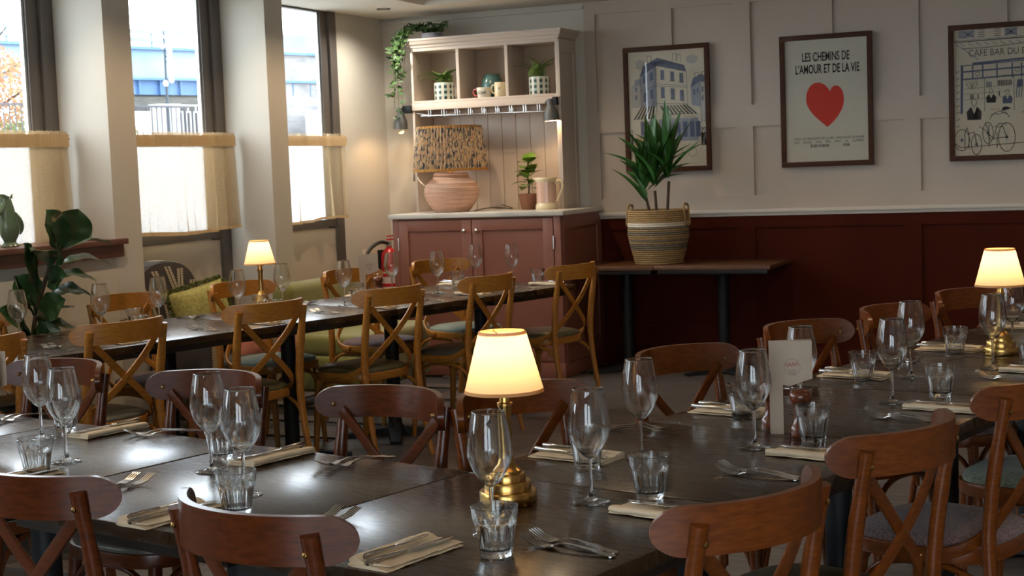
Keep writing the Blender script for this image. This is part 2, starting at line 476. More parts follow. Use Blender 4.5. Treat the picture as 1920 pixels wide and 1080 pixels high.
def smoothpath(pts, n=6):
    """Catmull-Rom through pts"""
    P = [Vector(p) for p in pts]; out = []
    for i in range(len(P) - 1):
        p0 = P[max(i - 1, 0)]; p1 = P[i]; p2 = P[i + 1]; p3 = P[min(i + 2, len(P) - 1)]
        for k in range(n):
            t = k / n
            out.append(0.5 * ((2 * p1) + (-p0 + p2) * t + (2 * p0 - 5 * p1 + 4 * p2 - p3) * t * t + (-p0 + 3 * p1 - 3 * p2 + p3) * t ** 3))
    out.append(P[-1])
    return out
def bx(name, mt, parent, *a, bevel=0.0):
    return MB().box(*a).build(name, mt, parent, bevel=bevel)

# ------------------------------------------------------------------ room shell
XW, XP, YB, ZC = -5.5, -5.16, 10.05, 2.6
XR, YF = 3.6, -4.0
PITCHW = 1.535
piers = [(6.368 - PITCHW * k, 6.597 - PITCHW * k) for k in range(6, 0, -1)] + [(6.368, 6.597), (7.912, 8.121)]

fl = struct(bx('floor', 'floor_sub', None, XW - 0.1, XR, YF, YB + 0.1, -0.12, -0.02))
pk = {}
def plank(x, y, ln):
    key = round(ln, 2)
    if key not in pk:
        o = MB().box(-ln / 2 + .0006, ln / 2 - .0006, -.0744, .0744, -.02, 0).build('plank', 'plank', fl)
        pk[key] = o
    else:
        o = pk[key].copy(); COL.objects.link(o); o.parent = fl
    o.location = (x, y, 0)
rowi = 0
y = 3.3
nplank = 0
while y < YB - 0.02:
    x = -5.2 + (rowi * 0.53) % 1.5 - 1.2
    while x < 0.2 and nplank < 298:
        if not (y < 5.6 and x < -4.2) and not (y > 8.2 and x < -4.9) and x > -5.3 and not (x > -0.9 and y > 4.4):
            plank(x + 0.75, y, 1.5); nplank += 1
        x += 1.5
    rowi += 1; y += 0.15
# plain boards for the rest of the room (outside the picture)
MB().box(XW, XR, YF, 3.225, -.03, -.001).box(0.9, XR, 3.225, YB, -.03, -.001).box(XW, -5.2, 3.225, YB, -.03, -.002).build('floor_field', 'plank', fl)
MB().box(XW - .05, XR, 3.2, YB + .05, -.03, -.012).build('floor_under', 'floor_sub', fl)

# back wall with raised stiles and recessed panels
wb = struct(bx('wall_back', 'panel_wall', None, XW - 0.1, XR, YB + 0.012, YB + 0.15, -.12, ZC))
UX = [(-3.775, -3.323), (-3.204, -2.762), (-2.646, -2.192), (-2.083, -1.637), (-1.521, -1.083), (-0.969, -0.53), (-0.41, 0.03)]
LX = [(-3.763, -2.753), (-2.64, -1.63), (-1.52, -0.52), (-0.41, 0.6)]
ZU0, ZU1, ZL0, ZL1 = 1.813, 2.509, 1.19, 1.664
for (a, b) in UX: bx('panel', 'panel_wall', wb, a, b, YB + .009, YB + .013, ZU0, ZU1)
for (a, b) in LX: bx('panel', 'panel_wall', wb, a, b, YB + .009, YB + .013, ZL0, ZL1)
def rails(name, segs):
    mb = MB()
    for q in segs: mb.box(*q)
    return mb.build(name, 'panel_wall', wb)
bx('rail', 'panel_wall', wb, -3.86, XR, YB - .008, YB + .013, ZU1, ZC)
bx('rail', 'panel_wall', wb, -3.86, XR, YB - .008, YB + .013, ZL1, ZU0)
bx('rail', 'panel_wall', wb, -3.86, XR, YB - .008, YB + .013, 1.08, ZL0)
prev = -3.86
for (a, b) in UX + [(XR, XR)]:
    bx('stile', 'panel_wall', wb, prev, a, YB - .008, YB + .013, ZU0, ZU1); prev = b
prev = -3.86
for (a, b) in LX + [(XR, XR)]:
    bx('stile', 'panel_wall', wb, prev, a, YB - .008, YB + .013, ZL0, ZL1); prev = b
struct(MB().box(-3.86, XR, YB - .045, YB + .01, 1.072, 1.098).box(-3.86, XR, YB - .028, YB + .01, 1.05, 1.072).build('trim_1', 'dado', None, bevel=.004))
wn = struct(bx('wall_back_lower', 'wainscot', None, -3.86, XR, YB - .004, YB + .013, 0, 1.05)); wn.name = 'wall_back_wainscot'
prev = -3.86
WXS = [(-3.76, -2.75), (-2.64, -1.63), (-1.52, -0.52), (-0.41, 0.6), (.7, 1.7)]
for (a, b) in WXS:
    bx('stile', 'wainscot', wn, prev, a, YB - .018, YB - .003, 0.30, 0.97); prev = b
bx('rail', 'wainscot', wn, -3.86, XR, YB - .018, YB - .003, 0.97, 1.05)
bx('rail', 'wainscot', wn, -3.86, XR, YB - .018, YB - .003, 0.14, 0.30)
struct(bx('baseboard_back', 'wainscot', None, -3.86, XR, YB - .026, YB - .003, 0, 0.14, bevel=.004))
# plain wall above the dresser, with a slim picture moulding under the ceiling
struct(MB().box(XW, -3.86, YB - .004, YB + .013, 0, ZC).build('wall_back_alcove', 'wall', None))
struct(bx('trim_2', 'wall', None, XW, -3.86, YB - .03, YB - .003, 2.555, 2.575))

# ceiling with a raised tray
RX, RY = -4.80, 9.39
struct(MB().box(XW - .1, RX, YF, YB + .1, ZC, ZC + .3).box(RX, XR, RY, YB + .1, ZC, ZC + .3).build('ceiling', 'ceiling', None))
struct(bx('ceiling_tray', 'ceiling', None, RX - .05, XR, YF, RY + .05, ZC + .28, ZC + .36))
struct(bx('wall_right', 'panel_wall', None, XR, XR + .1, YF, YB, 0, 3))
# front wall behind the camera: piers, stall riser, unseen windows added for fill
wf = struct(bx('wall_front', 'panel_wall', None, XW, XR, YF - .1, YF, 0, .3))
FX = [(-1.2, .8), (1.2, 3.2)]
prev = XW
for (a_, b_) in FX + [(XR, XR)]:
    bx('pier', 'panel_wall', wf, prev, a_, YF - .1, YF, .3, 2.6); prev = b_
bx('lintel', 'panel_wall', wf, XW, XR, YF - .1, YF, 2.6, 3)
for i, (a_, b_) in enumerate(FX):
    o = bpy.data.objects.new('window_%d' % (20 + i), None); COL.objects.link(o); struct(o); o.location = (a_, YF, .3)  # window added out of view to light the room from the front
    d = b_ - a_
    for q in ((0, .06, 0, 2.3), (d - .06, d, 0, 2.3), (.06, d - .06, 0, .06), (.06, d - .06, 2.24, 2.3)):
        MB().box(q[0], q[1], -.07, -.01, q[2], q[3]).build('frame_bar', 'win_frame', o)
    MB().box(.06, d - .06, -.045, -.04, .06, 2.24).build('pane', 'pane', o)

# window wall: spandrel wall, piers, windows
wl = struct(MB().box(XW - .12, XP, YF, 6.368, 0, 1.115).build('wall_left', 'wall', None))
for (a, b) in piers:
    if a < 0.5: continue
    MB().box(XW - .045, XP, a, b, 0 if a > 6 else 1.115, ZC).build('pier', 'wall', wl, bevel=.006)
MB().box(XW - .045, XW, 9.335, YB + .1, 0, ZC).build('wall_end', 'wall', wl)
MB().box(XW - .12, XP, YF, 0.6, 1.115, ZC).build('wall_end', 'wall', wl)
bays = []
ed = [p for p in piers if p[0] > 0.5]
for i in range(len(ed) - 1): bays.append((ed[i][1], ed[i + 1][0]))
bays.append((8.121, 9.335))
for i, (a, b) in enumerate(bays):
    deep = b < 6.5
    o = bpy.data.objects.new('window_%d' % (i + 1), None); COL.objects.link(o); struct(o)
    o.location = (XW, a, 0)
    d = b - a
    z0 = 1.13 if deep else 0.06
    # frame: far jamb in two profiles, near jamb, head, transom
    MB().box(-.06, .012, d - .095, d, z0, ZC).build('jamb', 'win_frame', o, bevel=.004)
    MB().box(-.06, -.008, d - .185, d - .095, 1.06, ZC).build('jamb', 'win_frame', o, bevel=.004)
    MB().box(-.06, .012, 0, .09, z0, ZC).build('jamb', 'win_frame', o, bevel=.004)
    MB().box(-.06, -.008, .09, d - .185, ZC - .014, ZC).build('head', 'win_frame', o)
    MB().box(-.06, -.004, .09, d - .095, 1.07, 1.125).build('transom', 'win_frame', o)
    MB().box(-.045, -.022, d - .203, d - .185, 1.125, ZC - .014).build('glazing_strip', 'spacer', o)
    MB().box(-.032, -.028, .09, d - .2, 1.125, ZC - .014).build('pane', 'pane', o)
    MB().add([(-.027, .09, 1.125), (-.027, d - .2, 1.125), (-.027, d - .2, 1.69), (-.027, .09, 1.69)], [(0, 1, 2, 3)]).build('added_diffuser', 'film', o)  # diffusing sheet added behind the curtain so its middle glows white
    if not deep:
        MB().box(-.05, -.012, .09, d - .095, .06, 1.07).build('spandrel_panel', 'win_panel', o)
        MB().box(-.10, .02, 0, d, 0, .06).build('bottom_rail', 'win_frame', o)
sl = struct(MB().box(XW, XP + .045, 0.6, 6.425, 1.116, 1.146).build('trim_3', 'sill', None, bevel=.006))
MB().box(XP, XP + .025, 0.6, 6.405, 1.05, 1.116).build('apron', 'sill', sl, bevel=.004)

# cafe curtains
def curtain(y0, y1, label, seedn, x=-5.40):
    rnd = random.Random(seedn)
    t = thing('cafe_curtain', label, 'curtain', (x, y0, 0), 0, 'linen cafe curtains on the window wall')
    Lc = y1 - y0
    ph = [rnd.uniform(0, 6.28) for _ in range(4)]
    npl = 11
    def off(u, v):
        amp = 0.006 + 0.016 * v
        uu = u + 0.02 * math.sin(u * 9 + ph[3]) * v
        return amp * (math.sin(uu * npl * 6.283 * .5 + ph[0]) + .6 * math.sin(uu * npl * 6.283 * .83 + ph[1]))
    zt, zh, zb = 1.712, 1.655, 1.128
    def body(u, v):
        sag = 0.010 * math.sin(u * 7 + ph[2])
        return (off(u, v), Lc * (u + .025 * v * (u - .3)), zh + (zb - zh + sag) * v)
    MB().grid(body, 120, 14).build('cloth', 'curtain', t, smooth=True, angle=180)
    def head(u, v):
        return (.010 + off(u, 0.05) * .6 + .002 * math.sin(u * 260), Lc * u, zt + (zh - .012 - zt) * v)
    def headb(u, v):
        p = head(u, v); return (p[0] - .026, p[1], p[2])
    MB().grid(head, 120, 5).grid(headb, 120, 5).build('header', 'curtain_head', t, smooth=True, angle=180)
    def frill(u, v):
        return (.004 + off(u, .1) + .004 * math.sin(u * 300 + v), Lc * u, zt + .016 * v + .003 * math.sin(u * 170))
    MB().grid(frill, 140, 3).build('frill', 'curtain', t, smooth=True, angle=180)
    def hem(u, v):
        p = body(u, .97 + .035 * v); return (p[0] + .003, p[1], p[2])
    MB().grid(hem, 120, 3).build('hem', 'curtain_head', t, smooth=True, angle=180)
    MB().tube([(-.004, -.04, zt - .025), (-.004, Lc + .02, zt - .025)], .006).build('rod', 'rod', t)
    return t
curtain(5.08, 6.31, 'linen cafe curtain behind the green fish jug', 1)
curtain(6.64, 7.86, 'middle linen cafe curtain above the leaf-patterned armchair', 2)
curtain(8.16, 9.25, 'linen cafe curtain nearest the cabinet corner', 3)
for i, k in enumerate((3, 2)):
    curtain(bays[k][0] + .03, bays[k][1] - .05, ['linen cafe curtain just left of the picture edge', 'linen cafe curtain two windows left of the picture'][i], 9 + i)

# ceiling downlights (one in view; those away from the windows added as fill)
def downlight(x, y, z, label, watts):
    t = thing('ceiling_downlight', label, 'downlight', (x, y, z), 0, 'recessed ceiling downlights')
    MB().lathe([(.05, -.004), (.05, 0), (.034, .012), (.034, -.002), (.044, -.004)], 24, closed=True).build('trim_ring', 'dresser' if watts else 'iron', t, smooth=True)
    MB().lathe([(.0, .012), (.034, .012), (.034, .016), (0, .016)], 20, closed=True).build('lens', 'lens' if watts else 'gap', t)
    if watts:
        ld = bpy.data.lights.new('downlight_fill_beam', 'SPOT')
        ld.energy = watts; ld.color = (1.0, 0.74, 0.47); ld.spot_size = math.radians(128); ld.spot_blend = 0.5; ld.shadow_soft_size = .03
        lo = bpy.data.objects.new('downlight_fill_beam', ld); COL.objects.link(lo); lo.parent = t; lo.location = (0, 0, -.012)
    return t
cdl = downlight(-5.12, 9.385, ZC, 'small dark-rimmed downlight in the ceiling above the window corner', 0)
ld = bpy.data.lights.new('downlight_fill_beam', 'SPOT'); ld.energy = CORNER_FILL_W; ld.color = (1.0, 0.93, 0.82); ld.spot_size = math.radians(150); ld.spot_blend = 1.0; ld.shadow_soft_size = .03  # beam added under the unlit fitting to brighten the corner
lo = bpy.data.objects.new('downlight_fill_beam', ld); COL.objects.link(lo); lo.parent = cdl; lo.location = (0, 0, -.012)
for (x, y, wt, lab) in [(-4.45, 7.35, 1, 'above the armchairs'), (-4.45, 8.75, 1, 'before the third window'), (-4.45, 5.75, 1, 'above the fig plant'), (-4.45, 4.3, 1, 'before the window left of the picture'),
                        (-2.4, 8.3, 0, 'before the heart poster'), (-0.4, 8.3, 0, 'before the cafe bar poster'), (-2.2, 5.6, 0, 'over the middle of the room'), (-0.2, 5.4, 0, 'over the right-hand tables'),  # rows away from the windows: unseen lamps added for warm fill
                        (-3.3, 2.6, 0, 'over the left table'), (1.6, 6.8, 0, 'near the right wall'), (0.4, 0.6, 0, 'above the camera'), (-2.6, 0.2, 0, 'left of the camera'), (1.8, 3.4, 0, 'right of the camera')]:
    downlight(x, y, ZC + .28, 'lit unseen ceiling downlight ' + lab, WINDOW_DOWNLIGHT_W if wt else FILL_DOWNLIGHT_W)

# ------------------------------------------------------------------ tables
A = math.radians(-13.5)
UX_, VX_ = Vector((math.cos(A), math.sin(A), 0)), Vector((-math.sin(A), math.cos(A), 0))
O0 = Vector((-1.496, 3.044, 0))
def UV(u, v, z=0.75):
    p = O0 + UX_ * u + VX_ * v; return (p.x, p.y, z)
TH = math.radians(16.2)
FW_, FN_ = Vector((math.sin(TH), math.cos(TH), 0)), Vector((-math.cos(TH), math.sin(TH), 0))
FO = Vector((-3.795, 6.022, 0))
def ST(s_, n_, z=0.75):
    p = FO + FW_ * s_ + FN_ * n_; return (p.x, p.y, z)
FA = math.atan2(FW_.y, FW_.x)       # heading of the far table's length
def make_table(w_, d_, top='table', edge='table_edge', zt=0.75, th=.032):
    t = thing('dining_table', '-', 'table')
    MB().box(-w_ / 2 + .0015, w_ / 2 - .0015, -d_ / 2 + .0015, d_ / 2 - .0015, zt - th, zt).build('table_top', top, t, bevel=.004)
    MB().box(-w_ / 2 + .025, w_ / 2 - .025, -d_ / 2 + .025, d_ / 2 - .025, zt - th - .028, zt - th).build('underframe', edge, t, bevel=.003)
    MB().lathe([(.038, .03), (.038, zt - th - .03)], 24).build('column', 'iron', t, smooth=True)
    b = MB().lathe([(.075, .012), (.07, .03), (.045, .055), (.038, .075)], 24)
    for k in range(4):
        a = k * PI / 2 + PI / 4
        ca, sa = math.cos(a), math.sin(a)
        b.x = Matrix.Rotation(a, 4, 'Z')
        b.add([(.03, -.04, .01), (.30, -.03, .0), (.30, .03, .0), (.03, .04, .01), (.03, -.035, .05), (.30, -.025, .018), (.30, .025, .018), (.03, .035, .05)],
              [(0, 3, 2, 1), (4, 5, 6, 7), (0, 1, 5, 4), (1, 2, 6, 5), (2, 3, 7, 6), (3, 0, 4, 7)])
    b.build('base', 'iron', t, smooth=True, angle=30)
    p = MB().box(-.17, .17, -.03, .03, zt - th - .045, zt - th - .028).box(-.03, .03, -.17, .17, zt - th - .045, zt - th - .028)
    p.build('mounting_spider', 'iron', t)
    return t
tb = make_table(.75, .75)
G1, G2 = 'dark square tables joined in the foreground', 'dark tables joined in the far row'
for (u, v, du, lab) in [(-1.13, -.36, 0, 'dark square table at the left picture edge'), (-.376, -.36, 0, 'dark square table with the brightest window glare'),
                        (.375, -.376, 0, 'dark square table carrying the lit foreground lamp'), (.375, .376, 0, 'dark square table just behind the foreground lamp table'),
                        (.395, 1.127, 0, 'dark square table carrying the menu card and pepper mills'), (.41, 1.879, 0, 'dark square table just in front of the right-hand lamp'),
                        (.42, 2.63, 0, 'dark square table carrying the right-hand lamp'), (.43, 3.382, 0, 'dark square table furthest right, behind the lamp'),
                        (-1.884, -.36, 0, 'dark square table mostly beyond the left picture edge')]:
    place(tb, UV(u, v, 0), A, lab, G1)
tf = make_table(.74, .86)
FL = ['nearest the cabinet', 'second from the cabinet', 'third from the cabinet', 'fourth from the cabinet', 'fifth from the cabinet', 'at the left end']
for i in range(6):
    place(tf, ST(2.13 - .37 - i * .745, .43, 0), FA, 'dark table of the far row, ' + FL[i], G2)
# narrow side tables against the wainscot
ts = make_table(.80, .60, 'side_top', 'table_edge', .75, .028)
ts2 = make_table(.585, .60, 'side_top', 'table_edge', .75, .028)
place(ts, (-2.79, 9.73, 0), 0, 'brown side table against the red wall, right of the basket', 'side tables against the red wall')
place(ts2, (-3.475, 9.72, 0), 0, 'brown side table against the red wall, beside the cabinet', 'side tables against the red wall')

# ------------------------------------------------------------------ chairs
def make_chair():
    t = thing('crossback_chair', '-', 'chair')
    # seat outline
    def outline(sx, n=28):
        pts = []
        for k in range(n):
            a = 2 * PI * k / n
            c, s_ = math.cos(a), math.sin(a)
            e = 2 / 3.0
            x = math.copysign(abs(c) ** e, c) * .212; y_ = math.copysign(abs(s_) ** e, s_) * .205
            x *= 1 + .10 * (y_ / .205) * .5
            pts.append((x * sx, y_ * sx))
        return pts
    o0 = outline(1.0)
    MB().prism(o0, 'z', .415, .455).build('seat_rim', 'honey', t, bevel=.006)
    mb = MB(); n = 28
    rings = [(.95, .452), (.955, .462), (.93, .472), (.80, .481), (.5, .486), (.15, .487)]
    vs = []; fs = []
    for (sc, z) in rings:
        vs += [(p[0], p[1], z) for p in outline(sc)]
    for i in range(len(rings) - 1):
        for k in range(n):
            fs.append((i * n + k, i * n + (k + 1) % n, (i + 1) * n + (k + 1) % n, (i + 1) * n + k))
    fs.append(tuple((len(rings) - 1) * n + k for k in range(n))); fs.append(tuple(reversed(range(n))))
    mb.add(vs, fs).build('seat_pad', 'pad_mauve', t, smooth=True, angle=70)
    for sx in (-1, 1):
        MB().tube(smoothpath([(sx * .192, -.285, 0), (sx * .188, -.235, .25), (sx * .186, -.212, .45), (sx * .187, -.220, .60), (sx * .189, -.241, .74), (sx * .190, -.262, .848)], 4),
                  [.0125 + .0075 * min(1, i / 8) - (.0025 if i > 15 else 0) for i in range(21)], 10, flat=.86).build('back_post', 'honey', t, smooth=True, angle=60)
        MB().tube([(sx * .165, .150, .42), (sx * .170, .165, .25), (sx * .178, .185, 0)], [.0195, .018, .013], 10).build('front_leg', 'honey', t, smooth=True, angle=60)
        # bent straps of the cross
        pts = smoothpath([(sx * .180, -.236, .815), (sx * .095, -.243 - .004 * sx, .728), (0, -.236 - .005 * sx, .640), (-sx * .085, -.222 - .003 * sx, .567), (-sx * .150, -.196, .505), (-sx * .190, -.150, .462), (-sx * .212, -.085, .442), (-sx * .2185, -.03, .436)], 4)
        nr = []
        for i, p in enumerate(pts):
            q = i / (len(pts) - 1)
            ang = 0 if q < .5 else (q - .5) / .5 * 1.45
            nr.append((-sx * math.sin(ang), -math.cos(ang), 0))
        MB().strip(pts, nr, .030, .008).build('cross_strap', 'honey', t, bevel=.002)
        # bowed braces
        def bow(p0, p1, z0=.17, zt=.408):
            P0, P1 = Vector(p0), Vector(p1); out = []
            for k in range(17):
                a = PI * k / 16
                f = .5 - .5 * math.copysign(abs(math.cos(a)) ** .75, math.cos(a))
                q = P0.lerp(P1, f); out.append((q.x, q.y, z0 + (zt - z0) * math.sin(a) ** .55))
            return out
        MB().tube(bow((sx * .172, .160, 0), (sx * .187, -.235, 0)), .0095, 7).build('bow_brace', 'honey', t, smooth=True, angle=60)
    MB().tube(bow((-.172, .166, 0), (.172, .166, 0)), .0095, 7).build('bow_brace', 'honey', t, smooth=True, angle=60)
    # curved top rail with rounded ends
    qs = [-1 + .18 * (1 - math.cos(PI / 2 * k / 7)) for k in range(7)] + [-.82 + 1.64 * k / 18 for k in range(19)]
    qs += [-q for q in reversed(qs[:7])]
    n = len(qs) - 1; vs = []; fs = []
    for i in range(n + 1):
        q = qs[i]
        x = .238 * q; yb = -.322 + .130 * abs(q) ** 2.2
        dx = 1; dy = math.copysign(.130 * 2.2 * abs(q) ** 1.2 / .238, q)
        ln = math.hypot(dx, dy); nx, ny = -dy / ln, dx / ln
        e = abs(q)
        h = .043 if e < .82 else .043 * math.sqrt(max(.004, 1 - ((e - .82) / .18) ** 2))
        zc = .833 - .004 * q * q + .004
        for (o_, z) in ((-.008, -1), (.008, -1), (.008, 1), (-.008, 1)):
            vs.append((x + nx * o_, yb + ny * o_, zc + z * h))
    for i in range(n):
        for k in range(4):
            fs.append((i * 4 + k, i * 4 + (k + 1) % 4, (i + 1) * 4 + (k + 1) % 4, (i + 1) * 4 + k))
    fs.append((3, 2, 1, 0)); fs.append(tuple(n * 4 + k for k in range(4)))
    MB().add(vs, fs).build('top_rail', 'honey', t, smooth=True, angle=50)
    # bolts
    def bolt(p, ax):
        b = MB(); b.x = Matrix.Translation(p) @ Vector((0, 0, 1)).rotation_difference(Vector(ax)).to_matrix().to_4x4()
        b.lathe([(.0058, -.004), (.0058, .0015), (.004, .003), (0, .0035)], 12)
        return b.build('bolt', 'bolt', t, smooth=True)
    for sx in (-1, 1):
        bolt((sx * .188, -.2155, .832), (sx * .5, .85, 0))
        bolt((sx * .189, -.272, .815), (0, -1, .1))
        bolt((sx * .222, -.045, .437), (sx, 0, 0))
    bolt((0, -.245, .640), (0, -1, 0))
    return t
ch0 = make_chair()
CH_Y = -.193   # chord of the top rail ends in chair space
def chair(center, facing, woodm, pad, label, group):
    """center = midpoint of the rail ends in plan; facing = heading of the sitter"""
    rz = math.atan2(facing[1], facing[0]) - PI / 2
    c = Vector((center[0], center[1], 0))
    off = Vector((0, CH_Y, 0)); off.rotate(Matrix.Rotation(rz, 3, 'Z'))
    p = c - off
    o = copy_tree(ch0)
    o.location = (p.x, p.y, 0); o.rotation_euler = (0, 0, rz); o['label'] = label; o['group'] = group
    if woodm != 'honey': remat(o, 'honey', woodm)
    if pad != 'pad_mauve': remat(o, 'pad_mauve', pad)
    return o
def rot(v, deg):
    a = math.radians(deg); return Vector((v.x * math.cos(a) - v.y * math.sin(a), v.x * math.sin(a) + v.y * math.cos(a), 0))
GF, GB = 'cross-back chairs around the foreground tables', 'cross-back chairs along the far table'
for (u, v, fac, dr, wd, pad, lab) in [
    (-.455, -.805, VX_, 0, 'walnut', 'pad_mauve', 'dark cross-back chair at the bottom left corner'),
    (.208, -.807, VX_, -5, 'walnut', 'pad_mauve', 'dark cross-back chair at the bottom edge, left of the foreground lamp'),
    (-1.887, .206, -VX_, 2, 'walnut', 'pad_green', 'dark cross-back chair behind the two leftmost wine glasses'),
    (-1.173, .217, -VX_, 2, 'walnut', 'pad_grey', 'dark cross-back chair behind the glasses on the left-centre table'),
    (-.454, .186, -VX_, -4, 'walnut', 'pad_mauve', 'dark cross-back chair just left of the foreground lamp shade'),
    (.876, -.320, -UX_, -6, 'chestnut', 'pad_mauve', 'brown cross-back chair in the foreground, first on the right side'),
    (.860, .369, -UX_, -5, 'chestnut', 'pad_olive', 'brown cross-back chair on the right side, second from the camera'),
    (.885, 1.115, -UX_, -5, 'chestnut', 'pad_mauve', 'brown cross-back chair cut by the right picture edge'),
    (.885, 1.87, -UX_, 0, 'chestnut', 'pad_green', 'brown chair whose green seat shows at the right picture edge'),
    (-.118, .402, UX_, -8, 'chestnut', 'pad_mauve', 'brown cross-back chair right behind the foreground lamp'),
    (-.124, 1.235, UX_, -9, 'chestnut', 'pad_mauve', 'brown cross-back chair left of the menu card'),
    (-.093, 1.985, UX_, -11, 'chestnut', 'pad_green', 'brown cross-back chair behind the menu card'),
    (-.030, 2.593, UX_, -4, 'chestnut', 'pad_mauve', 'brown cross-back chair behind the middle right wine glasses'),
    (.0, 3.28, UX_, -15, 'chestnut', 'pad_mauve', 'brown cross-back chair left of the right-hand lamp shade')]:
    chair(UV(u, v, 0), rot(fac, dr), wd, pad, lab, GF)
for (s_, n_, fac, dr, pad, lab) in [
    (-1.75, -.05, FN_, 0, 'pad_teal', 'honey cross-back chair cut by the left edge at the far table'),
    (-1.103, -.085, FN_, 3, 'pad_grey', 'honey cross-back chair nearest the fig plant, back to the camera'),
    (-.285, -.045, FN_, -1, 'pad_olive', 'honey cross-back chair in front of the small far lamp'),
    (.507, -.055, FN_, 0, 'pad_olive', 'honey cross-back chair in front of the far menu card'),
    (1.262, -.04, FN_, 6, 'pad_grey', 'honey cross-back chair with its top just above the foreground lamp'),
    (2.057, .0, FN_, 4, 'pad_olive', 'honey cross-back chair at the cabinet end of the far table'),
    (-1.16, .96, -FN_, 0, 'pad_grey', 'honey chair on the window side, beside the fig plant'),
    (-.295, .975, -FN_, 8, 'pad_mauve', 'honey chair on the window side, before the yellow fringed cushion'),
    (.474, .995, -FN_, 4, 'pad_teal', 'honey chair on the window side, behind the small far lamp'),
    (1.36, 1.06, -FN_, 0, 'pad_mauve', 'honey chair on the window side, before the olive armchair'),
    (2.13, 1.07, -FN_, -6, 'pad_teal', 'honey chair on the window side, in front of the cabinet doors')]:
    chair(ST(s_, n_, 0), rot(fac, dr), 'honey', pad, lab, GB)
for c in list(ch0.children_recursive): bpy.data.objects.remove(c)
bpy.data.objects.remove(ch0)

# ------------------------------------------------------------------ tableware prototypes
def proto_wine():
    t = thing('wine_glass', '-', 'wine glass')
    H = .238
    bp = [(.0045, .093), (.012, .097), (.024, .110), (.0345, .127), (.0415, .145), (.0436, .160), (.0425, .178), (.0385, .205), (.0345, .225), (.0322, H)]
    bp = [(v.x, v.y) for v in [Vector((p[0], p[1])) for p in [(q.x, q.y) for q in smoothpath([(a, b, 0) for a, b in bp], 3)]]]
    inner = [(max(.0005, r - .0013), z + (.002 if r < .02 else 0)) for r, z in bp]
    MB().lathe([(.0003, .0928)] + bp + [(bp[-1][0] - .0006, H + .0007)] + inner[::-1], 44).build('bowl', 'glass', t, smooth=True, angle=80)
    MB().lathe([(.0, .0922), (.0044, .0918), (.0042, .088), (.0038, .075), (.0036, .05), (.0042, .025), (.0065, .013), (.014, .0065), (.028, .0032), (.0385, .002), (.039, .001), (.038, 0), (0, 0)], 32).build('stem', 'glass', t, smooth=True, angle=60)
    return t
def proto_tumbler():
    t = thing('tumbler', '-', 'tumbler')
    NF = 9
    def rf(a, z):
        if z > .066: return 1
        k = min(1, (.066 - z) / .006) * min(1, z / .006 + .2)
        s_ = 2 * PI / NF; d_ = (a % s_) - s_ / 2
        # arched tops of the facets
        top = .064 - .010 * (abs(d_) / (s_ / 2)) ** 2
        if z > top: return 1
        return 1 + k * (math.cos(s_ / 2) / math.cos(d_) - 1) * 1.25
    out = [(.0285, 0), (.0300, .004), (.0310, .012), (.0325, .022), (.0342, .034), (.0362, .046), (.0382, .056), (.0396, .062), (.0404, .066), (.0415, .074), (.0432, .088), (.0434, .0905)]
    mb = MB()
    prof = out + [(.0424, .0912), (.0414, .0905), (.0392, .070), (.0372, .060), (.0340, .044), (.0312, .028), (.0292, .016), (.026, .0115), (.0005, .0105)]
    nout = len(out); seg = 72; vs = []; fs = []
    for i, (r, z) in enumerate(prof):
        for k in range(seg):
            a = 2 * PI * k / seg
            rr = r * (rf(a, z) if i < nout else 1)
            vs.append((rr * math.cos(a), rr * math.sin(a), z))
    for i in range(len(prof) - 1):
        for k in range(seg):
            k2 = (k + 1) % seg
            fs.append((i * seg + k, i * seg + k2, (i + 1) * seg + k2, (i + 1) * seg + k))
    fs.append(tuple(reversed(range(seg)))); fs.append(tuple((len(prof) - 1) * seg + k for k in range(seg)))
    mb.add(vs, fs).build('body', 'glass', t, smooth=True, angle=25)
    return t
def proto_napkin():
    t = thing('napkin', '-', 'napkin')
    def sec(wd, h, n=22):
        # flat folded cloth, rolled full on one long side
        p = []
        for k in range(n):
            a = 2 * PI * k / n
            x = wd / 2 * math.copysign(abs(math.cos(a)) ** .55, math.cos(a))
            hh = h * (1 if x < 0 else 1 - .45 * (x / (wd / 2)))
            p.append((x, hh * .5 + hh * .5 * math.copysign(abs(math.sin(a)) ** .6, math.sin(a))))
        return p
    def body(mb, wd, h, ln, x0, z0, y0, sd):
        rr = random.Random(sd); n = 22; vs = []; fs = []; m_ = 14
        for j in range(m_):
            q = j / (m_ - 1); y_ = y0 - ln / 2 + ln * q
            wob = .0012 * math.sin(q * 9 + sd)
            e = 1 - .10 * (abs(q - .5) * 2) ** 6
            for (x, z) in sec(wd, h):
                vs.append((x0 + x * (1 + .02 * math.sin(q * 6 + sd)) + wob, y_ + .002 * math.sin(x * 90 + sd), z0 + z * e + .0006 * math.sin(q * 21 + x * 60)))
        for j in range(m_ - 1):
            for k in range(n):
                fs.append((j * n + k, j * n + (k + 1) % n, (j + 1) * n + (k + 1) % n, (j + 1) * n + k))
        fs.append(tuple(reversed(range(n)))); fs.append(tuple((m_ - 1) * n + k for k in range(n)))
        mb.add(vs, fs)
    a = MB(); body(a, .098, .007, .212, 0, 0, 0, 1); a.build('lower_fold', 'napkin', t, smooth=True, angle=60)
    b = MB(); body(b, .040, .013, .206, -.030, .004, .001, 3); b.build('rolled_edge', 'napkin', t, smooth=True, angle=60)
    c = MB(); body(c, .060, .0045, .20, .016, .0062, .004, 5); c.build('upper_fold', 'napkin', t, smooth=True, angle=60)
    return t
